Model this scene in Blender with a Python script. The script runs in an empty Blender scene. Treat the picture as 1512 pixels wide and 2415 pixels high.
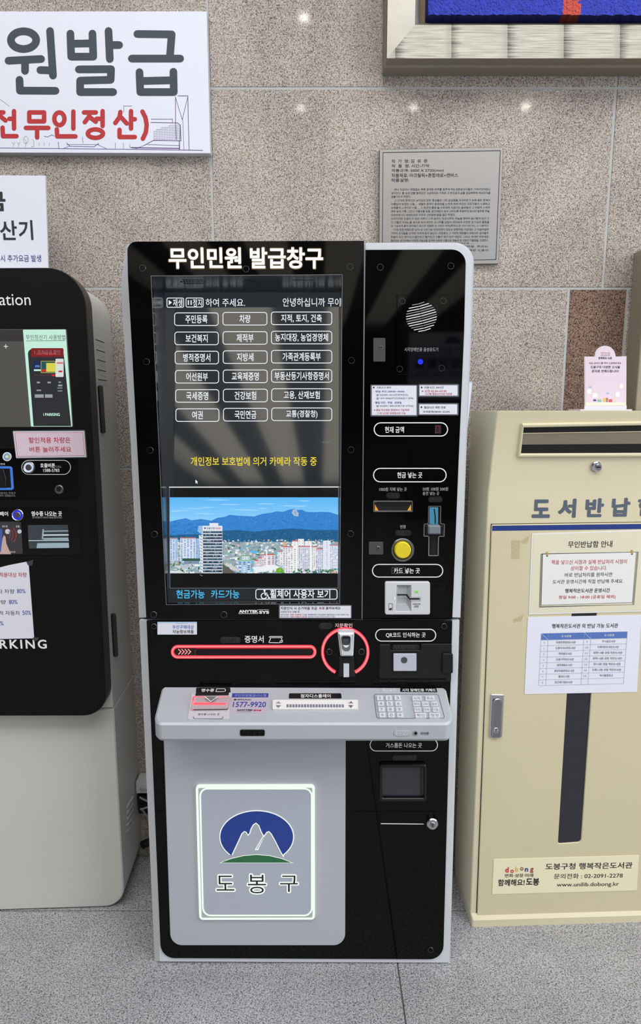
import bpy, math, random
from mathutils import Vector, Matrix
from mathutils.geometry import tessellate_polygon, delaunay_2d_cdt
random.seed(7)
SC = bpy.context.scene
COL = SC.collection

# ------------------------------------------------------------------ camera
FPX, PITCH, CU, CV, CAMH = 1510.0, math.radians(9.2), 756.0, 1207.5, 1.374
cam = bpy.data.cameras.new('camera')
cam.sensor_fit = 'VERTICAL'; cam.sensor_height = 36.0; cam.lens = FPX / 2415.0 * 36.0
cam.clip_start = 0.01
camo = bpy.data.objects.new('camera', cam); COL.objects.link(camo)
camo.location = (0, 0, CAMH); camo.rotation_euler = (math.radians(90) - PITCH, 0, 0)
SC.camera = camo
SC.view_settings.view_transform = 'Standard'
SC.view_settings.look = 'None'
SC.view_settings.gamma = 1.0
SC.view_settings.use_curve_mapping = False
SC.view_settings.exposure = 0.0

# ------------------------------------------------------------------ light
world = bpy.data.worlds.new('world'); SC.world = world; world.use_nodes = True
world.node_tree.nodes['Background'].inputs[0].default_value = (0.75, 0.82, 1.0, 1)
world.node_tree.nodes['Background'].inputs[1].default_value = 0.3

def area(name, loc, target, sx, sy, power, col):
    l = bpy.data.lights.new(name, 'AREA'); l.shape = 'RECTANGLE'; l.size = sx; l.size_y = sy
    l.energy = power; l.color = col
    o = bpy.data.objects.new(name, l); COL.objects.link(o); o.location = loc
    o.rotation_euler = (Vector(target) - Vector(loc)).to_track_quat('-Z', 'Y').to_euler()
    return o
area('ceiling_light', (0.6, -1.1, 5.5), (0.6, 0.2, 0.0), 9.0, 2.8, 390, (0.97, 0.98, 1.0))
area('window_daylight', (5.2, -1.6, 2.4), (0.0, 1.3, 0.7), 3.6, 3.2, 215, (0.86, 0.92, 1.0))
area('added_ceiling_uplight', (0.0, -16.5, 4.3), (0.0, -16.5, 6.0), 12.0, 28.0, 1850, (1.0, 0.97, 0.93))  # added lamp, brightens the hall ceiling that the tilted screen mirrors

# ------------------------------------------------------------------ helpers
def lin(c):
    c = c / 255.0
    return c / 12.92 if c <= 0.04045 else ((c + 0.055) / 1.055) ** 2.4
def L4(rgb): return (lin(rgb[0]), lin(rgb[1]), lin(rgb[2]), 1.0)

MATS = {}
def pm(name, rgb, rough=0.5, metal=0.0, ior=1.45, emit=None, es=1.0, trans=0.0, coat=0.0, vary=0.0, vscale=60.0, bump=0.0, bscale=400.0):
    if name in MATS: return MATS[name]
    m = bpy.data.materials.new(name); m.use_nodes = True
    nt = m.node_tree; b = nt.nodes['Principled BSDF']
    b.inputs['Base Color'].default_value = L4(rgb)
    b.inputs['Roughness'].default_value = rough
    b.inputs['Metallic'].default_value = metal
    b.inputs['IOR'].default_value = ior
    b.inputs['Transmission Weight'].default_value = trans
    b.inputs['Coat Weight'].default_value = coat
    if emit is not None:
        b.inputs['Emission Color'].default_value = L4(emit)
        b.inputs['Emission Strength'].default_value = es
    if vary > 0 or bump > 0:
        tc = nt.nodes.new('ShaderNodeTexCoord')
        if vary > 0:
            n = nt.nodes.new('ShaderNodeTexNoise'); n.inputs['Scale'].default_value = vscale; n.inputs['Detail'].default_value = 3
            nt.links.new(tc.outputs['Object'], n.inputs['Vector'])
            mix = nt.nodes.new('ShaderNodeMix'); mix.data_type = 'RGBA'
            c = L4(rgb)
            mix.inputs['A'].default_value = tuple(x * (1 - vary) for x in c[:3]) + (1,)
            mix.inputs['B'].default_value = tuple(min(1, x * (1 + vary)) for x in c[:3]) + (1,)
            nt.links.new(n.outputs['Fac'], mix.inputs['Factor'])
            nt.links.new(mix.outputs['Result'], b.inputs['Base Color'])
        if bump > 0:
            n2 = nt.nodes.new('ShaderNodeTexNoise'); n2.inputs['Scale'].default_value = bscale; n2.inputs['Detail'].default_value = 2
            nt.links.new(tc.outputs['Object'], n2.inputs['Vector'])
            bp = nt.nodes.new('ShaderNodeBump'); bp.inputs['Strength'].default_value = bump; bp.inputs['Distance'].default_value = 0.001
            nt.links.new(n2.outputs['Fac'], bp.inputs['Height'])
            nt.links.new(bp.outputs['Normal'], b.inputs['Normal'])
    MATS[name] = m
    return m

def glow(name, rgb, es=1.0, ior=1.3):
    return pm(name, (2, 2, 2), 0.25, 0, ior, emit=rgb, es=es)

def granite(name, dark, mid, light, tint, scale=330.0, rough=0.12, bias=0.0):
    m = bpy.data.materials.new(name); m.use_nodes = True
    nt = m.node_tree; N = nt.nodes; lk = nt.links; b = N['Principled BSDF']
    tc = N.new('ShaderNodeTexCoord')
    n1 = N.new('ShaderNodeTexNoise'); n1.inputs['Scale'].default_value = scale; n1.inputs['Detail'].default_value = 2.5
    n1.inputs['Roughness'].default_value = 0.6; n1.inputs['Distortion'].default_value = 0.6
    lk.new(tc.outputs['Object'], n1.inputs['Vector'])
    r = N.new('ShaderNodeValToRGB'); e = r.color_ramp.elements
    e[0].position = 0.38 + bias; e[0].color = L4(dark)
    e[1].position = 0.60 + bias; e[1].color = L4(light)
    q = e.new(0.46 + bias); q.color = L4(mid)
    lk.new(n1.outputs['Fac'], r.inputs['Fac'])
    n2 = N.new('ShaderNodeTexNoise'); n2.inputs['Scale'].default_value = scale * 0.33; n2.inputs['Detail'].default_value = 2
    lk.new(tc.outputs['Object'], n2.inputs['Vector'])
    r2 = N.new('ShaderNodeValToRGB'); r2.color_ramp.elements[0].position = 0.52; r2.color_ramp.elements[1].position = 0.68
    r2.color_ramp.elements[0].color = (0, 0, 0, 1); r2.color_ramp.elements[1].color = (0.6, 0.6, 0.6, 1)
    lk.new(n2.outputs['Fac'], r2.inputs['Fac'])
    mx = N.new('ShaderNodeMix'); mx.data_type = 'RGBA'; mx.blend_type = 'MULTIPLY'
    lk.new(r2.outputs['Color'], mx.inputs['Factor']); lk.new(r.outputs['Color'], mx.inputs['A'])
    mx.inputs['B'].default_value = L4(tint)
    n3 = N.new('ShaderNodeTexNoise'); n3.inputs['Scale'].default_value = 9.0; n3.inputs['Detail'].default_value = 3
    lk.new(tc.outputs['Object'], n3.inputs['Vector'])
    r3 = N.new('ShaderNodeValToRGB'); r3.color_ramp.elements[0].position = 0.3; r3.color_ramp.elements[1].position = 0.7
    r3.color_ramp.elements[0].color = (0.86, 0.86, 0.88, 1); r3.color_ramp.elements[1].color = (1, 1, 1, 1)
    lk.new(n3.outputs['Fac'], r3.inputs['Fac'])
    mx2 = N.new('ShaderNodeMix'); mx2.data_type = 'RGBA'; mx2.blend_type = 'MULTIPLY'; mx2.inputs['Factor'].default_value = 1
    lk.new(mx.outputs['Result'], mx2.inputs['A']); lk.new(r3.outputs['Color'], mx2.inputs['B'])
    lk.new(mx2.outputs['Result'], b.inputs['Base Color'])
    b.inputs['Roughness'].default_value = rough
    return m

def ray(u, v):
    x = (u - CU) / FPX; z = (CV - v) / FPX
    c, s = math.cos(PITCH), math.sin(PITCH)
    return Vector((x, c + s * z, -s + c * z))
EYE = Vector((0, 0, CAMH))
def on_y(u, v, y):
    d = ray(u, v); return EYE + d * (y / d.y)
def on_floor(u, v):
    d = ray(u, v); return EYE + d * (-CAMH / d.z)

class Frame:
    """a real plane in the place: origin O, across X, up Z, outward N"""
    def __init__(s, O, X, Z):
        s.O = Vector(O); s.X = Vector(X).normalized(); s.Z = Vector(Z).normalized()
        s.N = s.X.cross(s.Z).normalized()
    def l(s, u, v, d=0.0):
        r = ray(u, v); p0 = s.O + s.N * d
        t = (p0 - EYE).dot(s.N) / r.dot(s.N)
        q = EYE + r * t - p0
        return (q.dot(s.X), q.dot(s.Z))
    def L(s, pts, d=0.0): return [s.l(u, v, d) for u, v in pts]
    def w(s, ab, d=0.0): return s.O + s.X * ab[0] + s.Z * ab[1] + s.N * d

def rpoly(pts, radii, n=6):
    if not hasattr(radii, '__len__'): radii = [radii] * len(pts)
    out = []; k = len(pts)
    for i in range(k):
        p = Vector(pts[i]); r = radii[i]
        if r <= 0: out.append((p.x, p.y)); continue
        a = Vector(pts[i - 1]); b = Vector(pts[(i + 1) % k])
        da = (a - p); db = (b - p)
        r1 = min(r, da.length * 0.499); r2 = min(r, db.length * 0.499)
        s = p + da.normalized() * r1; e = p + db.normalized() * r2
        c1 = s + (p - s) * 0.5523; c2 = e + (p - e) * 0.5523
        for j in range(n + 1):
            t = j / n
            q = s * (1 - t) ** 3 + c1 * 3 * t * (1 - t) ** 2 + c2 * 3 * t * t * (1 - t) + e * t ** 3
            out.append((q.x, q.y))
    return out
def rr(u0, v0, u1, v1, r=0, n=6): return rpoly([(u0, v0), (u1, v0), (u1, v1), (u0, v1)], r, n)
def circ(u, v, r, n=24, ry=None):
    ry = r if ry is None else ry
    return [(u + r * math.cos(2 * math.pi * i / n), v + ry * math.sin(2 * math.pi * i / n)) for i in range(n)]
def sarea(l): return 0.5 * sum(l[i - 1][0] * l[i][1] - l[i][0] * l[i - 1][1] for i in range(len(l)))
def inside(x, y, l):
    c = False
    for i in range(len(l)):
        (x0, y0), (x1, y1) = l[i - 1], l[i]
        if (y0 > y) != (y1 > y) and x < (x1 - x0) * (y - y0) / (y1 - y0) + x0: c = not c
    return c
def clean(l):
    o = []
    for p in l:
        if not o or (abs(p[0] - o[-1][0]) + abs(p[1] - o[-1][1])) > 1e-7: o.append(p)
    if len(o) > 2 and (abs(o[0][0] - o[-1][0]) + abs(o[0][1] - o[-1][1])) < 1e-7: o.pop()
    return o
def inset(l, w):
    """offset a CCW loop inward by w"""
    n = len(l); out = []
    for i in range(n):
        p = Vector(l[i]); a = Vector(l[i - 1]); b = Vector(l[(i + 1) % n])
        d1 = (p - a).normalized(); d2 = (b - p).normalized()
        n1 = Vector((-d1.y, d1.x)); n2 = Vector((-d2.y, d2.x))
        m = n1 + n2
        if m.length < 1e-6: m = n1
        m.normalize(); k = max(0.35, m.dot(n1))
        q = p + m * (w / k); out.append((q.x, q.y))
    return out

_txt = {}
_tc = bpy.data.curves.new('glyphs', 'FONT')
_to = bpy.data.objects.new('glyphs', _tc)
_ts = bpy.data.scenes.new('glyph_scene'); _ts.collection.objects.link(_to)
def union2d(co, faces):
    """merge overlapping flat faces into clean triangles"""
    r = delaunay_2d_cdt([Vector(c) for c in co], [], faces, 0, 1e-6)
    vs, fs, of = r[0], r[2], r[5]
    return [(v.x, v.y) for v in vs], [tuple(f) for f, o in zip(fs, of) if o]
def glyphs(s, w, spacing=1.0, k=8):
    key = (s, w, spacing)
    if key in _txt: return _txt[key]
    _tc.body = s; _tc.offset = 0; _tc.resolution_u = 3; _tc.space_character = spacing
    _ts.view_layers[0].update(); dg = _ts.view_layers[0].depsgraph
    ev = _to.evaluated_get(dg); me = ev.to_mesh()
    co = [(v.co.x, v.co.y) for v in me.vertices]; fs = [tuple(p.vertices) for p in me.polygons]
    ev.to_mesh_clear()
    if w > 0:   # thicker strokes: the glyph plus a round brush run along its edge
        cnt = {}
        for f in fs:
            for i in range(len(f)):
                e = (f[i - 1], f[i]); q = (e[1], e[0])
                if q in cnt: del cnt[q]
                else: cnt[e] = 1
        oc, of = [], []
        def put(pts):
            o = len(oc); oc.extend(pts); of.append(tuple(range(o, o + len(pts))))
        for f in fs:
            p = [co[i] for i in f]
            if sarea(p) > 1e-9: put(p)
        done = set()
        for i, j in cnt:
            p, q = Vector(co[i]), Vector(co[j]); t = q - p
            if t.length < 1e-6: continue
            t.normalize(); n = Vector((t.y, -t.x)) * w
            put([tuple(p), tuple(p + n), tuple(q + n), tuple(q)])
            for m_ in (i, j):
                if m_ not in done:
                    done.add(m_); put([(co[m_][0] + w * math.cos(2 * math.pi * z / k + .39), co[m_][1] + w * math.sin(2 * math.pi * z / k + .39)) for z in range(k)])
        co, fs = union2d(oc, of)
    x0 = min(c[0] for c in co); x1 = max(c[0] for c in co); y0 = min(c[1] for c in co); y1 = max(c[1] for c in co)
    co = [((c[0] - x0) / (x1 - x0), (c[1] - y0) / (y1 - y0)) for c in co]
    _txt[key] = (co, fs, (x1 - x0), (y1 - y0)); return _txt[key]

class MB:
    """collects shapes, links them as one mesh object"""
    def __init__(s): s.v = []; s.f = []; s.fm = []; s.m = []
    def mi(s, m):
        if m not in s.m: s.m.append(m)
        return s.m.index(m)
    def add(s, vs, fs, m):
        o = len(s.v); s.v += [Vector(x) for x in vs]; k = s.mi(m)
        for f in fs: s.f.append(tuple(o + i for i in f)); s.fm.append(k)
    def flat(s, F, loops, d, m):
        s.prism(F, loops, None, d, m)
    def prism(s, F, loops, d0, d1, m, bev=0.0, back=False, sm=None):
        if loops and not hasattr(loops[0][0], '__len__'): loops = [loops]
        ls = []
        for i, l in enumerate(loops):
            l = clean(l)
            if (sarea(l) < 0) == (i == 0): l = l[::-1]
            ls.append(l)
        fr = [inset(l, bev) for l in ls] if bev > 0 else ls
        if len(fr) == 1:
            flatl = fr[0]
            tri = tessellate_polygon([[Vector((a * 1000, b * 1000, 0)) for a, b in flatl]])
        else:
            co = []; ed = []
            for l in fr:
                o = len(co); co += [Vector((a * 100, b * 100)) for a, b in l]; ed += [(o + i, o + (i + 1) % len(l)) for i in range(len(l))]
            r = delaunay_2d_cdt(co, ed, [], 0, 1e-6)
            flatl = [(v.x / 100, v.y / 100) for v in r[0]]; tri = []
            for f in r[2]:
                cx = sum(flatl[i][0] for i in f) / len(f); cy = sum(flatl[i][1] for i in f) / len(f)
                if inside(cx, cy, fr[0]) and not any(inside(cx, cy, h) for h in fr[1:]): tri += [(f[0], f[i], f[i + 1]) for i in range(1, len(f) - 1)]
        fs = []
        for t in tri:
            a, b, c = (flatl[i] for i in t)
            ar = (b[0] - a[0]) * (c[1] - a[1]) - (c[0] - a[0]) * (b[1] - a[1])
            if abs(ar) < 1e-14: continue
            fs.append(t if ar > 0 else (t[0], t[2], t[1]))
        s.add([F.w(p, d1) for p in flatl], fs, m)
        if d0 is None: return
        sm = sm or m
        for l, q in zip(ls, fr):
            n = len(l)
            rings = []
            if bev > 0:
                rings.append([F.w(p, d1) for p in q]); rings.append([F.w(p, d1 - bev) for p in l])
            else:
                rings.append([F.w(p, d1) for p in l])
            rings.append([F.w(p, d0) for p in l])
            s.loft(rings, sm)
        if back: s.add([F.w(p, d0) for p in flatl], [(t[0], t[2], t[1]) for t in fs], m)
    def loft(s, rings, m, closed=True):
        n = len(rings[0]); vs = [p for r in rings for p in r]; fs = []
        for k in range(len(rings) - 1):
            for i in range(n if closed else n - 1):
                j = (i + 1) % n
                fs.append((k * n + i, (k + 1) * n + i, (k + 1) * n + j, k * n + j))
        s.add(vs, fs, m)
    def cap(s, pts, m):
        s.add(pts, [tuple(range(len(pts)))], m)
    def outline(s, F, px, wpx, d, m, d0=None):
        l = clean(F.L(px, d))
        if sarea(l) < 0: l = l[::-1]
        s.prism(F, [l, inset(l, wpx * 0.00098)], d0, d, m)
    def line(s, F, px, wpx, d, m):
        w = wpx * 0.00049
        p = [Vector(q) for q in F.L(px, d)]
        for a, b in zip(p[:-1], p[1:]):
            t = (b - a)
            if t.length < 1e-7: continue
            t.normalize(); nn = Vector((-t.y, t.x)) * w; e = t * w * 0.6
            s.prism(F, [tuple(a - nn - e), tuple(b - nn + e), tuple(b + nn + e), tuple(a + nn - e)], None, d, m)
    def rect(s, F, u0, v0, u1, v1, d, m, d0=None, r=0, bev=0):
        s.prism(F, F.L(rr(u0, v0, u1, v1, r, 5), d), d0, d, m, bev)
    def text(s, F, t, u0, v0, u1, v1, d, m, w=0.0, tilt=0.0, sp=1.0):
        co, fs, _, _ = glyphs(t, w, sp)
        vm = (v0 + v1) / 2
        a0 = F.l(u0, vm, d)[0]; a1 = F.l(u1, vm + tilt, d)[0]
        bl0 = F.l(u0, v1, d)[1]; bl1 = F.l(u0, v0, d)[1]; br0 = F.l(u1, v1 + tilt, d)[1]; br1 = F.l(u1, v0 + tilt, d)[1]
        vs = []
        for x, y in co:
            lo = bl0 + (br0 - bl0) * x; hi = bl1 + (br1 - bl1) * x
            vs.append(F.w((a0 + (a1 - a0) * x, lo + (hi - lo) * y), d))
        s.add(vs, fs, m)
    def brush(s, F, lines, wpx, d, m, n=12):
        """round-ended strokes merged into one flat shape"""
        oc, of = [], []; w = wpx / 2
        def put(pts):
            pts = [(x, -y) for x, y in pts]; o = len(oc); oc.extend(pts); of.append(tuple(range(o, o + len(pts))))
        for L_ in lines:
            for p in L_: put([(p[0] + w * math.cos(-2 * math.pi * z / n), p[1] + w * math.sin(-2 * math.pi * z / n)) for z in range(n)])
            for p, q in zip(L_[:-1], L_[1:]):
                p, q = Vector(p), Vector(q); t = (q - p).normalized(); nn = Vector((-t.y, t.x)) * w
                put([tuple(p + nn), tuple(q + nn), tuple(q - nn), tuple(p - nn)])
        co, fs = union2d(oc, of)
        s.add([F.w(F.l(x, -y, d), d) for x, y in co], fs, m)
    def tube(s, pts, r, m, n=8):
        pts = [Vector(p) for p in pts]; rings = []
        for i, p in enumerate(pts):
            t = (pts[min(i + 1, len(pts) - 1)] - pts[max(i - 1, 0)]).normalized()
            a = t.cross(Vector((0.13, 0.21, 1))).normalized(); b = t.cross(a).normalized()
            rings.append([p + a * r * math.cos(2 * math.pi * k / n) + b * r * math.sin(2 * math.pi * k / n) for k in range(n)])
        s.loft(rings, m); s.cap(rings[0], m); s.cap(rings[-1][::-1], m)
    def box(s, x0, y0, z0, x1, y1, z1, m):
        s.add([(x0, y0, z0), (x1, y0, z0), (x1, y1, z0), (x0, y1, z0), (x0, y0, z1), (x1, y0, z1), (x1, y1, z1), (x0, y1, z1)],
              [(0, 3, 2, 1), (4, 5, 6, 7), (0, 1, 5, 4), (1, 2, 6, 5), (2, 3, 7, 6), (3, 0, 4, 7)], m)
    def build(s, name, parent=None, label=None, smooth=True):
        base = Vector((0, 0, 0))
        if parent is not None:
            q = parent
            while q.parent: q = q.parent
            base = Vector(q.location)
        me = bpy.data.meshes.new(name)
        me.from_pydata([tuple(p - base) for p in s.v], [], s.f)
        for m in s.m: me.materials.append(m)
        me.polygons.foreach_set('material_index', s.fm)
        if smooth:
            me.polygons.foreach_set('use_smooth', [True] * len(me.polygons))
            me.set_sharp_from_angle(angle=math.radians(32))
        me.update()
        o = bpy.data.objects.new(name, me); COL.objects.link(o)
        if smooth:
            wn = o.modifiers.new('weighted_normals', 'WEIGHTED_NORMAL'); wn.keep_sharp = True; wn.weight = 80
        if parent is not None: o.parent = parent
        if label: o['label'] = label
        return o

def thing(name, loc, label, cat, group=None):
    o = bpy.data.objects.new(name, None); COL.objects.link(o); o.location = loc
    o.empty_display_size = 0.1
    o['label'] = label; o['category'] = cat
    if group: o['group'] = group
    return o
def tag(o, label, cat, group=None):
    o['label'] = label; o['category'] = cat
    if group: o['group'] = group
    return o
def struct(o): o['kind'] = 'structure'; return o

# ------------------------------------------------------------------ materials
WHITE = pm('white_print', (236, 238, 240), 0.5)
GREYP = pm('grey_print', (150, 152, 156), 0.5)
DIMP = pm('dim_print', (112, 114, 118), 0.5)
INK = pm('black_print', (28, 29, 34), 0.55)
INK2 = pm('soft_black_print', (62, 64, 72), 0.6)
REDINK = pm('red_print', (186, 40, 62), 0.55)
BLUEINK = pm('blue_print', (52, 58, 150), 0.55)
BLK_GLASS = pm('black_glass', (5, 5, 6), 0.035, 0, 1.3)
BLK_MATTE = pm('black_matte', (17, 17, 18), 0.45, vary=0.1, vscale=900)
BLK_HOLE = pm('black_hole', (3, 3, 3), 0.7)
BLK_SOFT = pm('black_plastic', (22, 22, 24), 0.35)
BLK_EMB = pm('embossed_black', (30, 30, 32), 0.3)
SILVER = pm('silver_paint', (212, 217, 223), 0.38, 0.12, vary=0.03, vscale=700)
SILVER_D = pm('silver_door_paint', (184, 188, 197), 0.42, 0.1, vary=0.04, vscale=900)
SHELFM = pm('silver_shelf_paint', (180, 184, 191), 0.36, 0.12, vary=0.04, vscale=900)
WARM_SILVER = pm('warm_silver_paint', (170, 171, 169), 0.4, 0.15, vary=0.03, vscale=700)
CHROME = pm('chrome', (205, 206, 210), 0.16, 1.0)
STEEL = pm('dull_steel', (160, 160, 165), 0.3, 1.0)
RINGM = pm('screw_ring', (120, 122, 126), 0.25, 1.0)
PAPER = pm('white_paper', (226, 227, 238), 0.6, vary=0.01, vscale=30)
LAMIN = pm('laminate_edge', (92, 95, 102), 0.2)

# ------------------------------------------------------------------ room
WY = 1.80
W = Frame((0, WY, CAMH), (1, 0, 0), (0, 0, 1))
GR_WALL = granite('wall_granite', (104, 100, 97), (166, 156, 147), (206, 197, 187), (210, 190, 178), 300, 0.05)
GR_RED = granite('red_granite', (58, 50, 47), (124, 102, 90), (160, 134, 120), (200, 170, 150), 260, 0.05)
GR_FLOOR = granite('floor_granite', (94, 94, 97), (152, 152, 154), (190, 190, 193), (210, 200, 194), 310, 0.2)
GROUT = pm('grout', (176, 178, 176), 0.7, vary=0.08, vscale=40)
GROUT_F = pm('floor_grout', (92, 88, 84), 0.8, vary=0.1, vscale=40)

wb = MB()
wb.box(-7, WY + 0.0015, -0.02, 7, WY + 0.2, 6.2, GROUT)
rows = [(-0.02, 0.229), (0.235, 0.720), (0.726, 1.203), (1.209, 1.690), (1.696, 2.184), (2.190, 2.678), (2.684, 3.172), (3.178, 3.662), (3.668, 4.152), (4.158, 4.642), (4.648, 6.2)]
for k, (z0, z1) in enumerate(rows):
    if k == 3:
        xs = [-7, -3.52, -2.47, -1.423, -0.376, 0.6706, 0.829, 1.876, 2.92, 7]
    else:
        x0 = -0.286 - 6 * 1.047; xs = [-7] + [x0 + i * 1.047 for i in range(13) if -7 < x0 + i * 1.047 < 7] + [7]
    for a, b in zip(xs[:-1], xs[1:]):
        g = 0.0032
        red = (k == 3 and abs(a - 0.6706) < 1e-4)
        F = Frame((0, WY + 0.0025, 0), (1, 0, 0), (0, 0, 1))
        wb.prism(F, [(a + g, z0), (b - g, z0), (b - g, z1), (a + g, z1)], -0.001, 0.0025, GR_RED if red else GR_WALL, 0.0012)
struct(wb.build('wall_back', smooth=False))

fl = MB()
fl.box(-7, -34, -0.2, 7, WY + 0.2, -0.0025, GROUT_F)
xs = [-7] + [0.193 + i * 1.2 for i in range(-6, 7) if -7 < 0.193 + i * 1.2 < 7] + [7]
ys = [1.575 - 0.8 * i for i in range(0, 45)]
ys = [WY + 0.01] + ys
FF = Frame((0, 0, 0), (1, 0, 0), (0, 1, 0))
for a, b in zip(xs[:-1], xs[1:]):
    for c, d in zip(ys[1:], ys[:-1]):
        fl.prism(FF, [(a + .0018, c + .0018), (b - .0018, c + .0018), (b - .0018, d - .0018), (a + .0018, d - .0018)], -0.003, 0.0, GR_FLOOR, 0.0006)
struct(fl.build('floor', smooth=False))

WALLP = pm('lobby_wall_paint', (84, 82, 80), 0.7, vary=0.05, vscale=3)
CEILM = pm('ceiling_panel', (216, 209, 196), 0.7, vary=0.04, vscale=2)
CEILD = pm('ceiling_gap', (58, 60, 66), 0.8)
m = MB(); m.box(-7.2, -34, 0, -7, WY + .2, 6.2, WALLP); struct(m.build('wall_left'))
m = MB(); m.box(7, -34, 0, 7.2, WY + .2, 6.2, WALLP); struct(m.build('wall_right'))
m = MB(); m.box(-7, -34.2, 0, 7, -34, 6.2, WALLP); struct(m.build('wall_front'))
m = MB(); m.box(-7, -34, 6.2, 7, WY + .2, 6.3, CEILD)
BEAMS = [-1.97 + 2.1 * i for i in range(-2, 4)]
for x in BEAMS: m.box(x, -33.8, 5.6, x + 1.1, WY - 0.4, 5.7, CEILM)
struct(m.build('ceiling'))

# downlights seen as glints in the polished wall
BULB = glow('lamp_glow', (255, 250, 240), 45.0)
TRIMW = pm('lamp_trim', (230, 230, 228), 0.4)
for (u, v) in [(717, 40), (709, 253), (975, 252), (1240, 250)]:
    d = ray(u, v); p = EYE + d * (WY / d.y); r = Vector((d.x, -d.y, d.z))
    q = p + r * ((5.588 - p.z) / r.z)
    if not any(x + .1 < q.x < x + 1.0 for x in BEAMS): q = p + r * ((6.188 - p.z) / r.z)
    lt = thing('downlight', (q.x, q.y, q.z), 'round recessed ceiling downlight out in the lobby', 'ceiling light', 'lobby downlights')
    F = Frame((q.x, q.y, q.z), (1, 0, 0), (0, -1, 0))
    a = MB(); a.prism(F, [circ(0, 0, 0.075), circ(0, 0, 0.06)], 0, 0.012, TRIMW); a.build('trim_ring', lt)
    a = MB(); a.prism(F, circ(0, 0, 0.06), 0, 0.004, BULB, back=True); a.build('lamp_lens', lt)

# ------------------------------------------------------------------ self-service document kiosk
KY = 1.394
K = Frame((0, KY, CAMH), (1, 0, 0), (0, 0, 1))
kiosk = thing('document_kiosk', (-0.04, KY + 0.18, 0), 'tall black and silver self-service document kiosk with lit touch screen and glowing emblem panel', 'kiosk')

def screw(u, v, d, parent, r=7.6, m_in=None):
    s = MB()
    l = K.L(circ(u, v, r, 20), d + .0012)
    s.prism(K, l, d, d + .0012, RINGM, 0.0003)
    s.prism(K, K.L(circ(u, v, r - 1.1, 20), d + .0014), None, d + .0014, m_in or BLK_GLASS)
    return s.build('screw', parent)
def pill(mb, F, u0, v0, u1, v1, d, m=WHITE, w=2.2):
    r = (v1 - v0) / 2
    mb.outline(F, rpoly([(u0, v0), (u1, v0), (u1, v1), (u0, v1)], r, 8), w, d, m)
DOTM = pm('braille_dot', (70, 70, 74), .3)
def braille(F, u0, v0, u1, v1, d, parent, mat=BLK_EMB, dot=None, seed=1, name='braille_label'):
    b = MB(); rnd = random.Random(seed)
    b.prism(F, F.L(rr(u0, v0, u1, v1, (v1 - v0) / 2), d + .0008), d, d + .0008, mat, 0.0004)
    n = int((u1 - u0 - 8) / 8); h = v1 - v0
    for i in range(n):
        for c in range(2):
            for r_ in range(3):
                if rnd.random() < 0.5:
                    b.prism(F, F.L(circ(u0 + 7 + i * 8 + c * 3.2, v0 + h * (0.28 + 0.22 * r_), 1.0, 6), d + .0014), d + .0008, d + .0014, dot or DOTM)
    return b.build(name, parent)

# housings
def housing(name, outer, inner, d_out, d_in, d_back, mat, label, hole=None):
    h = MB()
    lo = [K.l(u, v, d_out) for u, v in outer]; li = [K.l(u, v, d_in) for u, v in inner]
    r0 = [K.w(p, d_in) for p in li]; r1 = [K.w(p, d_out) for p in lo]; r2 = [K.w(p, d_back) for p in lo]
    h.loft([r0, r1, r2], mat); h.cap(r2, mat)
    h.prism(K, [li, K.L(hole, d_in)] if hole else li, None, d_in, mat)
    return h.build(name, kiosk, label)
up_o = rpoly([(301, 574), (1119.5, 572), (1113, 760), (1099.7, 1080), (1086, 1457), (328, 1457), (308, 1040), (290, 760), (284, 655)], [10, 48, 0, 0, 0, 0, 0, 0, 40], 8)
up_i = rpoly([(313, 577), (1114.5, 575), (1109, 760), (1096, 1080), (1082.5, 1455.5), (345, 1455.5), (325, 1040), (306, 760), (300, 655)], [10, 46, 0, 0, 0, 0, 0, 0, 40], 8)
housing('upper_housing', up_o, up_i, -0.03, -0.014, -0.37, SILVER, 'silver upper housing with rounded top corner', [(352, 647), (812, 644), (806, 1428), (388, 1430)])
lo_o = rpoly([(328.5, 1462), (1084, 1462), (1061.5, 2272), (365, 2268.5)], [2, 2, 2, 2], 3)
lo_i = rpoly([(345, 1463), (1081, 1463), (1058, 2270), (377, 2267)], [2, 2, 2, 2], 3)
housing('lower_housing', lo_o, lo_i, -0.018, -0.006, -0.36, SILVER, 'silver lower housing')
pl_ = MB(); pl_.box(K.l(395, 2255)[0], KY + .04, 0.0, K.l(1030, 2255)[0], KY + .33, .016, BLK_SOFT); pl_.build('plinth', kiosk, 'recessed dark foot plinth')
gap = MB(); gap.prism(K, K.L(rr(331, 1454, 1082, 1464), -0.03), -0.2, -0.03, BLK_HOLE); gap.build('seam', kiosk)

# left glass panel with the screen opening
op = [(357, 651), (806.5, 648), (801, 1423), (393, 1425)]
pan = rpoly([(299.5, 569.5), (859, 567.5), (853, 1460), (345, 1460), (307.5, 760), (301.5, 655)], [22, 1, 1, 1, 0, 0], 8)
sp = MB()
sp.prism(K, [K.L(pan), K.L(op)], -0.012, 0.0, BLK_GLASS, 0.0008)
sp.outline(K, [(355.5, 650), (808, 647), (802, 1424.5), (391.5, 1426.5)], 1.2, 0.0004, DIMP)
sp.text(K, 'ANYTEK', 563.5, 1438.5, 609, 1445.5, 0.0006, WHITE, 0.05)
sp.text(K, 'SYS', 611, 1440.5, 635, 1447.5, 0.0006, WHITE, 0.05)
sp.line(K, [(563, 1447.3), (609, 1447.3)], 1.0, 0.0006, WHITE)
sp.line(K, [(609, 1438), (634, 1438)], 0.8, 0.0006, WHITE)
screen_panel = sp.build('screen_panel', kiosk, 'black glass front panel framing the screen')
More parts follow.
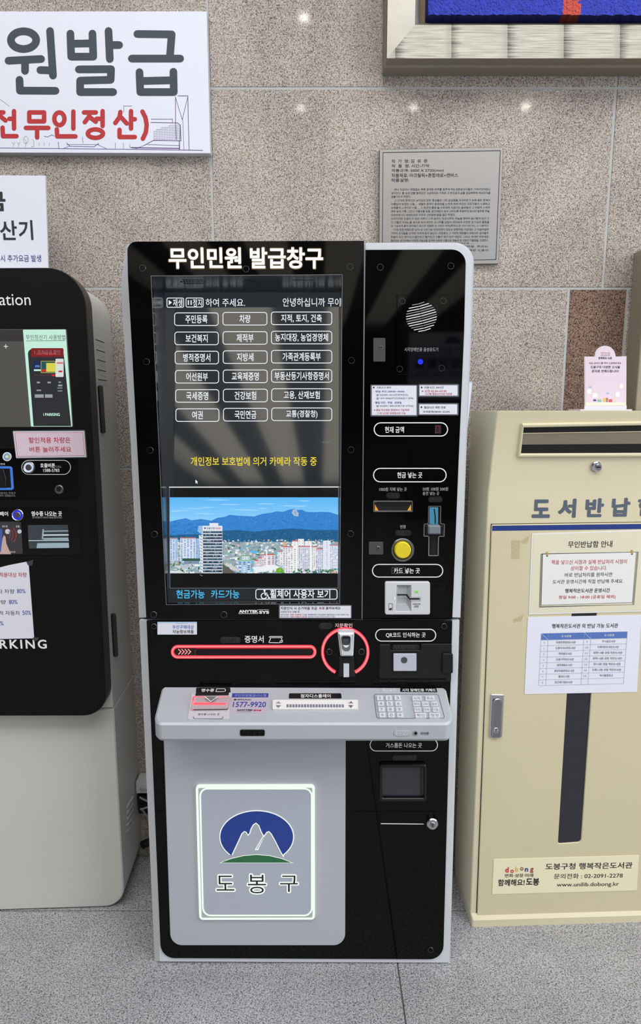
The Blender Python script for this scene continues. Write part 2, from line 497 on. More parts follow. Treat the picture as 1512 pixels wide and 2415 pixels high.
for u, v in [(336, 632), (580, 634), (826, 629), (345, 853), (829, 850), (354, 1062), (828, 1061), (364, 1260), (827, 1259), (362, 1450), (528, 1450)]:
    screw(u, v, 0.0, screen_panel, 7.8)
HEAD = glow('header_glow', (255, 253, 246), 1.6)
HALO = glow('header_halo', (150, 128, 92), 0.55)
h = MB()
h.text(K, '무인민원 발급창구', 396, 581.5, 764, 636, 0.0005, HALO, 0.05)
h.text(K, '무인민원 발급창구', 398, 583.5, 762, 633.5, 0.0016, HEAD, 0.024)
h.build('header_lettering', screen_panel, 'glowing white header lettering')

# tilted display in its recess
Db, Dt = Vector((0, KY + 0.027, on_y(600, 1421, KY + 0.027).z)), Vector((0, KY + 0.115, on_y(600, 690, KY + 0.115).z))
D = Frame(Db, (1, 0, 0), Dt - Db)
RECESS = pm('recess_reflection_tint', (44, 50, 57), 0.22, 0, 1.7)  # base lifted to blue-grey, standing in for light reflected in the recess
rc = MB()
fr = [K.w(p, -0.0005) for p in K.L(op)]
bk_px = [(388, 689.5), (803, 689.5), (799.5, 1421), (399.5, 1421)]
bk = [D.w(p, 0) for p in D.L(bk_px)]
rc.loft([fr, bk], RECESS); rc.cap([D.w(p, -0.004) for p in D.L(bk_px)][::-1], BLK_HOLE)
RT = Frame(fr[0], fr[1] - fr[0], bk[0] - fr[0])
for cx, n, sp_ in [(456, 9, 7), (587, 5, 7), (716, 11, 6)]:
    for i in range(n):
        for r_ in range(3):
            if abs(i - (n - 1) / 2) > (n - 1) / 2 - 1 and r_ != 1: continue
            uu = cx + (i - (n - 1) / 2) * sp_ + (r_ - 1) * 1.2; vv = 661 + r_ * 4.0
            q = on_y(uu, vv, KY); # point on the sloping recess roof
            n_ = (fr[1] - fr[0]).cross(bk[0] - fr[0]).normalized(); rr_ = ray(uu, vv)
            t = (fr[0] - EYE).dot(n_) / rr_.dot(n_); c = EYE + rr_ * t
            nn = n_ if n_.z < 0 else -n_
            c = c + nn * 0.0006
            rc.add([c + Vector((a, b, 0)) for a, b in ((-.0025, -.004), (.0025, -.004), (.0025, .004), (-.0025, .004))], [(0, 1, 2, 3)], BLK_HOLE)
recess = rc.build('screen_recess', kiosk)

SCR = pm('screen_dark', (2, 2, 2), 0.05, 0, 1.95, emit=(37, 42, 46), es=1.0)
SCR2 = pm('screen_black', (2, 2, 2), 0.05, 0, 1.95, emit=(22, 23, 24), es=1.0)
SW = glow('screen_white', (238, 244, 250), 1.0)
SGREY = glow('screen_grey', (120, 126, 132), 1.0)
SYEL = glow('screen_yellow', (244, 220, 62), 1.0)
SCY = glow('screen_cyan', (76, 190, 240), 1.0)
di = MB()
di.flat(D, D.L(bk_px), 0.0, SCR)
e = 0.0004
for (u0, v0, u1, v1) in [(393, 702, 434, 725.5), (438, 702, 480, 725)]:
    di.outline(D, rr(u0, v0, u1, v1, 4), 1.7, e, SW)
di.flat(D, D.L([(398, 707.5), (398, 719.5), (405.5, 713.5)], e), e, SW)
di.text(D, '재생', 408, 705, 430, 723, e, SW, 0.01)
di.rect(D, 443, 708, 445.6, 719, e, SW); di.rect(D, 449.5, 708, 452.1, 719, e, SW)
di.text(D, '정지', 455, 705, 476, 723, e, SW, 0.01)
di.text(D, '하여 주세요.', 485, 704, 578, 723, e, SW, 0.004)
di.text(D, '안녕하십니까 무', 667, 702.5, 788, 723, e, SW, 0.004)
di.text(D, '이', 790, 703, 803, 723, e, SW, 0.004)
labels = [('주민등록', '차량', '지적, 토지, 건축'), ('보건복지', '제적부', '농지대장, 농업경영체'), ('병적증명서', '지방세', '가족관계등록부'),
          ('어선원부', '교육제증명', '부동산등기사항증명서'), ('국세증명', '건강보험', '고용, 산재보험'), ('여권', '국민연금', '교통(경찰청)')]
tw = [(52, 26, 96), (52, 40, 125), (64, 39, 90), (51, 64, 128), (52, 51, 85), (25, 51, 74)]
for i in range(6):
    v0 = 737 + i * 45.25; o = i * 0.6
    for j, (u0, u1, dv) in enumerate([(411 + o, 515.5 + o * .6, 0), (525 + o * .4, 630.5 + o * .4, -1), (639 + o * .4, 783.5, -2)]):
        di.outline(D, rr(u0, v0 + dv, u1, v0 + dv + 31.5, 7), 1.7, e, SW)
        c = (u0 + u1) / 2; w_ = tw[i][j] / 2
        di.text(D, labels[i][j], c - w_, v0 + dv + 6, c + w_, v0 + dv + 25.5, e, SW, 0.012)
di.text(D, 'v2.3.0 / 8', 760, 1039.5, 780, 1045, e, SGREY)
di.text(D, '개인정보 보호법에 의거 카메라 작동 중', 450, 1077.5, 747, 1098.5, e, SYEL, 0.008)
di.flat(D, D.L([(461, 1131), (461, 1140), (463.2, 1138), (465, 1141.5), (466.2, 1140.8), (464.6, 1137.4), (467, 1137)], e), e, SW)
di.rect(D, 401, 1150, 797.5, 1386, e * .5, SCR2)
di.line(D, [(399.5, 1149), (798.5, 1148.5)], 2.2, e, SW)
di.line(D, [(399.5, 1149), (401, 1386)], 1.0, e, SGREY); di.line(D, [(798.5, 1149), (797.5, 1386)], 1.0, e, SGREY)
di.line(D, [(401, 1387), (798, 1387)], 0.9, e, SGREY)
di.text(D, '현금가능', 416, 1391, 482.5, 1411.5, e, SCY, 0.014)
di.text(D, '카드가능', 498, 1391, 564.5, 1411.5, e, SCY, 0.014)
di.outline(D, rr(602.5, 1389, 796, 1414, 6), 1.8, e, SW)
di.text(D, '휠체어 사용자 보기', 637, 1390.5, 779, 1411, e, SW, 0.014)
di.flat(D, D.L(circ(624, 1393, 2.6, 12), e), e, SW)
di.line(D, [(624, 1396), (625.5, 1403), (631, 1403), (634, 1410.5), (636.5, 1410)], 2.4, e, SW)
di.line(D, [(625, 1399), (630, 1399)], 2.0, e, SW)
di.line(D, [(622.5 + 6.5 * math.cos(math.radians(a)), 1405.5 + 6.5 * math.sin(math.radians(a))) for a in range(20, 265, 20)], 2.0, e, SW)
display = di.build('touch_screen', kiosk, 'lit touch screen of white outlined menu buttons', smooth=False)

# the city picture shown on the screen
cp = MB(); e = 0.0005
def G(c): return glow('px_%d_%d_%d' % c, c, 1.0)
n = 9
for i in range(n):
    t = i / (n - 1)
    c = tuple(int(a + (b - a) * t) for a, b in zip((98, 184, 248), (150, 212, 252)))
    cp.rect(D, 400.5, 1173 + i * 7.6, 797.5, 1173 + (i + 1) * 7.6, e, G(c))
rnd = random.Random(3)
for _ in range(16):
    u = rnd.uniform(405, 760); v = rnd.uniform(1178, 1212); w_ = rnd.uniform(14, 40)
    cp.flat(D, D.L([(max(401, u - w_), v), (u - w_ * .3, v - 1.6), (min(797, u + w_), v - .6), (u + w_ * .2, v + 1.8)], e * 1.1), e * 1.1, G((150, 210, 250)))
def ridge(pts, base, c, d):
    cp.flat(D, D.L(pts + [(797.5, base), (400.5, base)], d), d, G(c))
ridge([(400.5, 1230), (418, 1226), (438, 1222), (452, 1227), (474, 1224), (500, 1228), (540, 1226), (600, 1236), (797.5, 1240)], 1275, (62, 136, 214), e * 1.2)
m1 = [(400.5, 1236), (440, 1237), (495, 1230), (513, 1221), (530, 1219), (542, 1214), (560, 1216), (578, 1217), (600, 1218), (618, 1212), (640, 1209), (652, 1206), (668, 1207), (682, 1202), (694, 1200), (702, 1203),
      (712, 1202), (722, 1207), (740, 1208), (760, 1207), (778, 1208), (797.5, 1214)]
ridge(m1, 1280, (56, 132, 208), e * 1.3)
for _ in range(150):
    u = rnd.uniform(402, 795); v = rnd.uniform(1226, 1260)
    cp.flat(D, D.L([(u - 5, v), (u, v - rnd.uniform(.6, 2)), (u + 6, v + .6), (u, v + 1.2)], e * 1.35), e * 1.35, G(rnd.choice([(50, 124, 198), (66, 142, 216), (46, 116, 190)])))
cp.flat(D, D.L([(691, 1202), (698, 1201), (704, 1210), (704, 1218), (694, 1217), (688, 1210)], e * 1.4), e * 1.4, G((172, 190, 216)))
cp.flat(D, D.L([(695, 1203), (699, 1208), (697, 1216), (694, 1210)], e * 1.5), e * 1.5, G((142, 166, 206)))
for _ in range(34):
    u = rnd.uniform(560, 790); v = rnd.uniform(1206, 1236)
    cp.flat(D, D.L([(u, v), (u + rnd.uniform(.8, 2.2), v - 1.4), (u + 1, v + 1)], e * 1.4), e * 1.4, G((150, 196, 236)))
ridge([(400.5, 1262), (470, 1260), (525, 1252), (560, 1250), (600, 1254), (640, 1250), (690, 1246), (740, 1250), (797.5, 1250)], 1285, (38, 96, 142), e * 1.5)
for _ in range(420):
    u = rnd.uniform(402, 796); v = rnd.uniform(1254, 1277); s_ = rnd.uniform(1, 2.6)
    cp.flat(D, D.L([(u - s_, v), (u, v - s_ * .7), (u + s_, v), (u, v + s_ * .5)], e * 1.6), e * 1.6, G(rnd.choice([(30, 80, 120), (48, 108, 150), (36, 92, 118), (58, 120, 160)])))
cp.rect(D, 400.5, 1278, 797.5, 1352, e * 1.65, G((150, 172, 176)))
for _ in range(900):   # low houses and trees of the town
    v = 1272 + 78 * rnd.random() ** 1.2; t = (v - 1272) / 80; u = rnd.uniform(402, 792); w_ = rnd.uniform(2, 5) * (1 + 1.6 * t); hh = rnd.uniform(1.6, 4) * (1 + 1.3 * t)
    c = rnd.choice([(232, 236, 244), (204, 214, 228), (176, 192, 214), (240, 240, 236), (150, 172, 200), (222, 206, 206), (126, 150, 176), (86, 128, 104), (66, 108, 96), (206, 220, 226), (110, 190, 220), (214, 160, 150)])
    v1_ = min(v + hh, 1352); u1_ = min(u + w_, 797.5)
    if v1_ - v > .5: cp.rect(D, u, v, u1_, v1_, e * (1.7 + 0.4 * t), G(c))
def tower(u0, v0, u1, v1, body, win, nx, ny, d, roof=None, fx=.5, fy=.5):
    cp.rect(D, u0, v0, u1, v1, d, G(body))
    if roof: cp.rect(D, u0 - .3, v0 - 1.8, u1 + .3, v0 + 1, d * 1.02, G(roof))
    for i in range(nx):
        for j in range(ny):
            a = u0 + (u1 - u0) * (i + .5 - fx / 2) / nx; b = v0 + 2 + (v1 - v0 - 3) * (j + .5 - fy / 2) / ny
            if rnd.random() < .9: cp.rect(D, a, b, a + (u1 - u0) * fx / nx, b + (v1 - v0 - 3) * fy / ny, d * 1.03, G(rnd.choice(win)))
bl = [(70, 110, 180), (96, 140, 200), (60, 92, 150), (120, 160, 210)]
gl = [(120, 126, 170), (150, 156, 190), (96, 100, 150), (176, 180, 206)]
d_ = e * 2.3
tower(401, 1270, 419, 1322, (200, 218, 240), bl, 3, 15, d_, (170, 130, 150))
tower(425, 1269, 462, 1326, (216, 228, 244), bl, 5, 17, d_, (176, 116, 120))
tower(463, 1270, 472, 1325, (170, 196, 230), bl, 2, 16, d_)
cp.rect(D, 430, 1317, 472, 1323, d_ * 1.05, G((52, 92, 70)))
cp.rect(D, 434, 1323, 470, 1330, d_ * 1.05, G((126, 146, 176)))
cp.flat(D, D.L(circ(439, 1337.5, 21, 24, 6), d_ * 1.06), d_ * 1.06, G((206, 212, 222)))
cp.flat(D, D.L(circ(441, 1336.8, 18, 24, 4.6), d_ * 1.07), d_ * 1.07, G((186, 194, 208)))
cp.rect(D, 401, 1346, 444, 1352, d_ * 1.05, G((214, 220, 226)))
cp.rect(D, 444, 1343, 470, 1348, d_ * 1.05, G((140, 170, 180)))
for _ in range(26):
    u = rnd.uniform(402, 470); v = rnd.uniform(1326, 1350)
    cp.flat(D, D.L(circ(u, v, rnd.uniform(1.2, 2.6), 7), d_ * 1.08), d_ * 1.08, G(rnd.choice([(60, 104, 72), (96, 140, 80), (46, 86, 70)])))
# the tall banded office tower
cp.flat(D, D.L([(469, 1262), (478, 1262), (481, 1352), (474, 1352)], d_ * 1.1), d_ * 1.1, G((222, 230, 236)))
cp.rect(D, 478, 1240, 524.5, 1352, d_ * 1.12, G((226, 230, 238)))
cp.rect(D, 494, 1233.5, 515, 1240, d_ * 1.12, G((230, 234, 240)))
cp.flat(D, D.L([(468, 1240), (478, 1240), (478, 1262), (466, 1253)], d_ * 1.11), d_ * 1.11, G((150, 190, 226)))
cp.text(D, '도봉구청', 487, 1243.5, 506, 1248.5, d_ * 1.15, G((50, 54, 90)), 0.02)
cp.flat(D, D.L(circ(483.5, 1245.5, 2.3, 10, 1.8), d_ * 1.15), d_ * 1.15, G((40, 50, 110)))
cp.rect(D, 508, 1244, 521, 1248, d_ * 1.15, G((200, 168, 190)))
for j in range(14):
    v = 1252.5 + j * 7.1
    cp.rect(D, 479, v, 524, v + 5, d_ * 1.15, G(rnd.choice([(58, 72, 96), (46, 64, 84), (70, 92, 112), (64, 84, 96)])))
    for q in range(7):
        u = rnd.uniform(480, 519); cp.rect(D, u, v + 1, u + rnd.uniform(1, 4), v + 3, d_ * 1.17, G(rnd.choice([(120, 180, 200), (170, 190, 204), (90, 120, 140)])))
    cp.flat(D, D.L([(471.5, v + 10), (478, v + 13), (478, v + 14.5), (471.5, v + 11.5)], d_ * 1.15), d_ * 1.15, G((120, 136, 146)))
cp.flat(D, D.L([(525, 1330), (548, 1345), (555, 1352), (525, 1352)], d_ * 1.1), d_ * 1.1, G((96, 96, 90)))
cp.flat(D, D.L([(534, 1326), (570, 1347), (562, 1350), (530, 1332)], d_ * 1.12), d_ * 1.12, G((206, 206, 200)))
tower(561, 1322, 592, 1350, (170, 200, 226), [(70, 104, 150), (226, 236, 244)], 3, 6, d_ * 1.1, (140, 200, 150))
tower(571, 1311, 588, 1323, (226, 234, 240), [(120, 160, 170)], 3, 3, d_ * 1.11, (120, 176, 120))
cp.flat(D, D.L([(586, 1300), (600, 1297), (612, 1303), (598, 1306)], d_ * 1.1), d_ * 1.1, G((92, 184, 230)))
cp.flat(D, D.L([(594, 1338), (646, 1332), (662, 1338), (640, 1346), (606, 1350)], d_ * 1.1), d_ * 1.1, G((236, 240, 246)))
for a in [(600, 1322, 608, 1333), (609, 1316, 617, 1334), (618, 1309, 627, 1334), (630, 1308, 649, 1333)]:
    tower(*a, (232, 220, 220), gl, 2, 5, d_ * 1.1, (196, 100, 100))
cp.rect(D, 627.5, 1299, 631, 1340, d_ * 1.12, G((240, 240, 238)))
tower(655, 1301, 667, 1332, (240, 238, 236), gl, 2, 8, d_ * 1.12, (196, 120, 130))
cp.rect(D, 667, 1278, 673, 1292, d_ * 1.05, G((226, 180, 120)))
tower(689, 1276, 702, 1350, (240, 240, 236), gl, 1, 14, d_ * 1.1, (190, 110, 120), .2, .4)
tower(703, 1271, 717, 1350, (238, 238, 236), gl, 2, 14, d_ * 1.1, None, .2, .3)
tower(720, 1276, 735, 1350, (242, 240, 238), gl, 1, 16, d_ * 1.1, None, .15, .3)
tower(667, 1290, 691, 1351, (236, 234, 236), gl, 4, 15, d_ * 1.16, (186, 110, 124))
tower(704, 1289, 731, 1350, (230, 228, 232), gl + bl, 6, 17, d_ * 1.16, (186, 110, 124), .6)
tower(735, 1290, 748, 1346, (236, 236, 238), gl, 3, 15, d_ * 1.16, (186, 120, 130))
tower(746, 1295, 761, 1348, (226, 226, 232), gl + bl, 4, 14, d_ * 1.17, (186, 110, 124), .6)
tower(762, 1275, 780, 1343, (226, 230, 242), gl, 1, 16, d_ * 1.15, None, .12, .3)
tower(778, 1286, 797.4, 1340, (230, 232, 242), gl + bl, 5, 15, d_ * 1.17, (186, 120, 130))
for _ in range(60):
    u = rnd.choice([rnd.uniform(752, 795), rnd.uniform(690, 752)]); v = rnd.uniform(1343, 1350)
    cp.flat(D, D.L(circ(u, v, rnd.uniform(1, 2.4), 7), d_ * 1.2), d_ * 1.2, G(rnd.choice([(50, 96, 90), (74, 126, 96), (110, 160, 110)])))
cp.flat(D, D.L([(650, 1350), (652, 1342), (659, 1338), (667, 1341), (671, 1351)], d_ * 1.2), d_ * 1.2, G((104, 170, 52)))
cp.flat(D, D.L([(655, 1347), (660, 1341), (665, 1346)], d_ * 1.22), d_ * 1.22, G((140, 196, 70)))
cp.build('city_picture', display, 'photo of a city under blue mountains', smooth=False)

# right side panel
SD = -0.012
sv = MB()
side_px = rpoly([(862, 589), (1099.5, 588), (1095, 783), (1081.5, 1100), (1067, 1461), (854, 1461)], [1, 34, 0, 0, 1, 1], 8)
sv.prism(K, K.L(side_px, SD), SD - .006, SD, BLK_GLASS, 0.0006)
sv.line(K, [(861.3, 572), (857.5, 900), (854, 1460)], 1.6, SD + .0006, GREYP)
d = SD + .0006
pill(sv, K, 880, 1103.5, 1053.5, 1137.5, d); sv.text(K, '현금 넣는 곳', 937, 1113.5, 996, 1127.5, d, WHITE, 0.014)
sv.text(K, '1000원 지폐 넣는 곳', 894.5, 1149.5, 959.5, 1158.5, d, GREYP, 0.012)
sv.text(K, '50원 100원 500원', 997, 1149, 1057, 1157.5, d, GREYP, 0.012)
sv.text(K, '동전 넣는 곳', 997, 1159.5, 1036, 1168, d, GREYP, 0.012)
sv.text(K, '반환', 944, 1238, 957.5, 1246.5, d, GREYP, 0.012)
pill(sv, K, 877.5, 1330, 1045.5, 1362, d); sv.text(K, '카드 넣는 곳', 929, 1339.5, 990.5, 1352.5, d, WHITE, 0.016)
sv.outline(K, rr(924, 1337.5, 956, 1353.5, 2), .7, d, DIMP)
sv.outline(K, rr(1015.5, 1376, 1048, 1391, 6), .7, d, BLK_EMB)
side_panel = sv.build('side_panel', kiosk, 'black glass side panel with payment slots')
for u, v in [(897, 630), (1063.5, 627)]: screw(u, v, SD, side_panel, 8)
spk = MB()
d2 = SD + .003
spk.prism(K, K.L(rr(936, 696, 1060, 884, 3), d2), SD, d2, BLK_GLASS, 0.0008)
for i in range(12):
    t = (i - 5.5) / 6.0; hw = 36 * math.sqrt(max(0.05, 1 - t * t)); cx, cy = 994 + t * 8, 747 + t * 34
    spk.line(K, [(cx - hw * .97, cy + hw * .24), (cx, cy + 1.2), (cx + hw * .97, cy - hw * .24)], 1.6, d2 + .0005, WHITE if i % 3 else GREYP)
spk.text(K, '시각장애인용 음성유도기', 954, 819.5, 1033.5, 829, d2 + .0005, GREYP, 0.006)
speaker = spk.build('speaker_panel', kiosk, 'square black speaker panel with slanted white slots')
for u, v in [(949, 710), (1046, 709), (943, 870), (1042, 868)]: screw(u, v, d2, speaker, 7.6)
LEDB = glow('blue_led', (40, 56, 245), 1.0)
a = MB(); a.prism(K, K.L(circ(992, 853, 6.5, 16), d2 + .002), d2, d2 + .002, LEDB, .0005); a.build('indicator_light', speaker, 'round blue indicator light')
CAMP = pm('camera_plate', (74, 74, 74), 0.3)
for (u0, v0, u1, v1, cx, cy) in [(880.5, 797, 909, 853, 899, 819), (870, 1278, 904, 1308, 892.5, 1293)]:
    a = MB(); a.prism(K, K.L(rr(u0, v0, u1, v1, 2), SD + .002), SD, SD + .002, CAMP, .0006); o = a.build('camera_module', kiosk, 'grey plate with a small camera lens')
    a = MB(); a.prism(K, K.L(circ(cx, cy, 4.6, 16), SD + .0035), SD + .002, SD + .0035, STEEL, .0006)
    a.prism(K, K.L(circ(cx, cy, 2.4, 12), SD + .0037), None, SD + .0037, BLK_HOLE); a.build('lens', o)

def sticker(F, loop, loop_in, d, parent, name='notice_sticker', label=None, body=LAMIN, face=PAPER):
    a = MB(); a.prism(F, F.L(loop, d + .0012), d, d + .0012, body, .0004)
    a.prism(F, F.L(loop_in, d + .0014), None, d + .0014, face)
    return a, d + .0018
a, d = sticker(K, rr(873.5, 907, 985.5, 982.5, 3), rr(877, 909.5, 982.5, 979, 1), SD, kiosk)
a.rect(K, 880, 912, 883.5, 915.5, d, INK); a.text(K, '고장신고·접수', 888, 911.5, 923, 916, d, INK2, .006)
a.text(K, '· 평일 주간 (09:00~18:00)', 882, 921, 954, 926, d, BLUEINK, .01)
a.text(K, '☎ 02)2091-2412(민원여권과)', 887, 929, 962, 934, d, INK2)
a.text(K, '☎ 1577-9920(무인민원발급기 업체)', 887, 937, 975, 942, d, INK2)
a.text(K, '· 평일 야간 · 주말 · 공휴일', 882, 947, 947, 952, d, BLUEINK, .01)
a.text(K, '☎ 02)2091-2091(도봉구청 당직실)', 887, 955, 975, 960, d, INK2)
a.text(K, '※ 평일 주간에만 장애처리 가능하며', 882, 964.5, 965, 969.5, d, REDINK, .006)
a.text(K, '그 외 시간은 장애접수만 가능', 889, 972, 957, 977, d, REDINK, .006)
a.build('notice_sticker', kiosk, 'large white notice sticker with blue and red lines')
a, d = sticker(K, rr(986.5, 905.5, 1083, 936.5, 3), rr(989.5, 908.5, 1079.5, 933, 1), SD, kiosk)
a.rect(K, 993, 912, 996.5, 915.5, d, INK); a.text(K, '이용시간: 24시간', 1001, 911, 1047, 916.5, d, INK2, .006)
a.text(K, '※ 오전 02:30~03:30', 995, 919.5, 1053, 925, d, REDINK, .006)
a.text(K, '시스템 점검시간으로 미운영', 1003, 926.5, 1066, 931.5, d, REDINK, .008)
a.build('notice_sticker', kiosk, 'small white sticker giving 24 hour service time')
a, d = sticker(K, rr(986, 950.5, 1082, 980, 3), rr(989, 953.5, 1078.5, 977, 1), SD, kiosk)
a.rect(K, 992.5, 958.5, 996, 962, d, INK); a.text(K, '발급시간 제한 민원', 1001, 958, 1051, 963.5, d, INK2, .006)
a.text(K, '· 국세증명(08:00~22:00)', 994, 968.5, 1061, 974, d, INK2, .004)
a.build('notice_sticker', kiosk, 'small white sticker giving limited issue hours')

d = SD + .0008
a = MB(); a.prism(K, K.L(rr(881, 996, 1057, 1029.5, 16, 8), d), SD, d, BLK_GLASS); pill(a, K, 881.5, 996, 1057, 1029.5, d + .0004)
a.text(K, '현재 금액', 908, 1006, 953, 1021, d + .0004, WHITE, .014)
am = a.build('amount_display', kiosk, 'pill shaped amount display showing zero')
SEG = glow('pink_segment', (150, 40, 92), 1.0)
a = MB(); a.prism(K, K.L(rr(1025.5, 1002, 1041, 1023, 1), d + .0006), None, d + .0006, BLK_EMB)
a.outline(K, [(1028, 1004.5), (1038.5, 1004), (1037, 1020.5), (1026.5, 1021)], 1.2, d + .001, SEG); a.build('digit', am, 'pink lit zero digit')

for i, q in enumerate([(911, 1162, 944, 1176), (1010, 1171.5, 1044, 1185), (932, 1250.5, 971, 1264)]): braille(K, *q, SD, kiosk, seed=i + 5)
# bill slot
ORNG = glow('amber_light', (236, 170, 60), 0.9)
a = MB(); o_ = rr(880, 1181, 974, 1207.5, 3); i_ = rr(883, 1184, 971, 1204.5, 1)
a.prism(K, [K.L(o_, SD + .003), K.L(i_, SD + .003)], SD, SD + .003, CHROME, .0005)
a.prism(K, K.L(rr(882, 1183, 972, 1205.5, 1), SD + .0008), None, SD + .0008, BLK_HOLE)
a.rect(K, 891, 1186, 963, 1193, SD + .0012, BLK_SOFT)
bs = a.build('bill_slot', kiosk, 'silver rimmed slot for banknotes')
a = MB(); a.prism(K, K.L([(884.5, 1204), (884.5, 1190), (888, 1196), (893, 1204)], SD + .002), SD, SD + .002, ORNG); a.build('slot_light', bs)
a = MB(); a.prism(K, K.L([(969.5, 1204), (969.5, 1190), (966, 1196), (961, 1204)], SD + .002), SD, SD + .002, ORNG); a.build('slot_light', bs)
# coin slot
cross = rpoly([(1010, 1193), (1041, 1193), (1040, 1234.5), (1049.5, 1235), (1048.5, 1266), (1035.5, 1266), (1034.5, 1311.5), (1010, 1311.5), (1010.5, 1265.5), (999, 1265.5), (999.5, 1235), (1009.5, 1234.5)], 2.5, 3)
a = MB(); l = clean(K.L(cross, SD + .003)); l = l if sarea(l) > 0 else l[::-1]
a.prism(K, [l, inset(l, .0022)], SD, SD + .003, CHROME); a.prism(K, K.L(cross, SD + .0008), None, SD + .0008, BLK_HOLE)
a.prism(K, K.L([(1016, 1266), (1022, 1266), (1022, 1308), (1016, 1308)], SD + .0014), None, SD + .0014, BLK_SOFT)
cs = a.build('coin_slot', kiosk, 'cross shaped chrome rimmed coin slot')
BLUEP = pm('blue_plastic', (70, 138, 168), 0.35)
a = MB(); a.prism(K, K.L(rr(1013, 1196.5, 1033.5, 1237, 1), SD + .0025), SD, SD + .0025, BLUEP, .0006)
a.line(K, [(1024.5, 1201), (1026.5, 1216), (1027, 1234)], 2.6, SD + .003, BLK_HOLE); a.build('coin_plate', cs, 'blue plate with a coin slit')
LEV = pm('lever_plastic', (118, 126, 134), 0.3)
a = MB(); a.prism(K, K.L(rr(1003, 1240, 1046, 1262, 2), SD + .006), SD, SD + .006, BLK_SOFT, .001)
a.prism(K, K.L(rr(1010, 1239.5, 1039.5, 1260.5, 3), SD + .016), SD, SD + .016, LEV, .003); a.build('lever', cs, 'grey coin return lever')
# return button
a = MB(); a.prism(K, [K.L(circ(950, 1297.5, 27.5, 36), SD + .004), K.L(circ(950, 1297.5, 22, 36), SD + .004)], SD, SD + .004, STEEL, .0015)
a.prism(K, K.L(circ(950, 1297.5, 23, 32), SD + .0015), None, SD + .0015, BLK_SOFT)
rb = a.build('return_button', kiosk, 'round yellow push button in a steel ring')
YEL = pm('yellow_plastic', (226, 206, 46), 0.35)
a = MB(); a.prism(K, K.L(circ(950.3, 1298, 19.8, 36), SD + .012), SD, SD + .012, YEL, .0025); a.build('button_cap', rb, 'yellow button cap')
# card reader
CARD = pm('card_reader_plastic', (208, 210, 212), 0.4)
CARD2 = pm('card_reader_recess', (168, 171, 176), 0.45)
cd = SD + .008
a = MB(); a.prism(K, [K.L(rr(908, 1372.5, 1014.5, 1450, 5), cd), K.L([(936, 1381), (969, 1381), (969, 1441), (935, 1441)], cd)], SD, cd, CARD, .0015)
inn = [K.w(p, cd - .001) for p in K.L([(936, 1381), (969, 1381), (969, 1441), (935, 1441)], cd)]
dee = [K.w(p, SD + .001) for p in K.L([(939, 1383), (960, 1383), (959, 1422), (938, 1422)], SD + .001)]
a.loft([inn, dee], CARD2); a.cap(dee[::-1], CARD2)
d = cd + .0006
a.prism(K, K.L([(937, 1401), (960, 1401), (967, 1410.5), (990, 1410.5), (990, 1414), (966, 1414), (957, 1404.5), (937, 1404.5)], d), None, d, BLK_HOLE)
a.flat(K, K.L([(928.5, 1406.5), (934, 1411.5), (928.5, 1416.5)], d), d, WHITE)
a.prism(K, K.L([(966, 1408), (993, 1408), (993, 1418), (970, 1418)], d - .0002), None, d - .0002, CARD2)
a.outline(K, rr(916.5, 1423, 926.5, 1439, 2), .8, d, INK2); a.flat(K, K.L([(918.5, 1435), (925, 1433), (923, 1438), (918.5, 1439)], d), d, INK)
a.text(K, 'SAMSUNG', 974, 1423, 992, 1426, d, INK2, .02); a.text(K, 'pay', 978, 1427.5, 988, 1434, d, INK2)
cr = a.build('card_reader', kiosk, 'light grey card reader with stepped slot')
GRN = glow('green_led', (120, 215, 70), 1.0)
a = MB(); a.prism(K, K.L(rr(979, 1393.5, 986.5, 1398, 1), cd + .001), cd, cd + .001, GRN); a.build('indicator_light', cr, 'green indicator light')
# paper holder on the right flank, leaning out at the top
HOLD = pm('clear_holder', (206, 214, 222), 0.15)
hy = 1.47
h0 = on_y(1114, 904, hy); h1 = on_y(1098, 1075, hy)
def wedge(x_out, zt_, zb__, y0, y1, mm):
    w_ = MB(); xi = h1.x - .012
    f0 = [Vector((xi, y0, zt_)), Vector((x_out, y0, zt_)), Vector((h1.x - .002, y0, zb__)), Vector((xi, y0, zb__))]
    w_.add(f0 + [Vector((p.x, y1, p.z)) for p in f0], [(3, 2, 1, 0), (4, 5, 6, 7), (0, 1, 5, 4), (1, 2, 6, 5), (2, 3, 7, 6), (3, 0, 4, 7)], mm)
    return w_
lh = wedge(h0.x + .0015, h0.z + .004, h1.z - .004, hy + .006, 1.62, HOLD).build('leaflet_holder', kiosk, 'clear leaflet holder leaning out from the right flank')
wedge(h0.x, h0.z, h1.z, hy, hy + .005, PAPER).build('leaflet', lh, 'white sheet in the holder')

# sticker under the screen
a, d = sticker(K, rr(657.5, 1427, 829.5, 1459, 2), rr(660, 1429, 827.5, 1457, 1), 0.0, kiosk)
a.text(K, '지문인식 시 손가락을 조금', 662, 1431, 748, 1438, d, INK, .008); a.text(K, '위', 752.5, 1431.5, 758, 1437.5, d, REDINK, .02); a.text(K, '로 올려보세요', 759.5, 1431, 803, 1437.5, d, INK, .008)
a.text(K, '지문인식이 안될 때', 662, 1440.5, 706, 1445.5, d, INK2)
a.text(K, '먼저 손가락', 662, 1448, 681, 1451.5, d, INK2); a.text(K, '지문이 선명하면', 684, 1448, 711, 1451.5, d, REDINK, .01)
a.text(K, '가까운', 713.5, 1448, 724, 1451.5, d, INK2); a.text(K, '주민센터', 726.5, 1448, 740, 1451.5, d, BLUEINK, .01); a.text(K, '에서 주민등록증 재발급하면서 지문 재등록 가능', 741, 1448, 823, 1451.5, d, INK2)
a.text(K, '먼저 손가락', 662, 1453, 681, 1456.3, d, INK2); a.text(K, '지문이 선명하지 않으면', 684, 1453, 724, 1456.3, d, REDINK, .01)
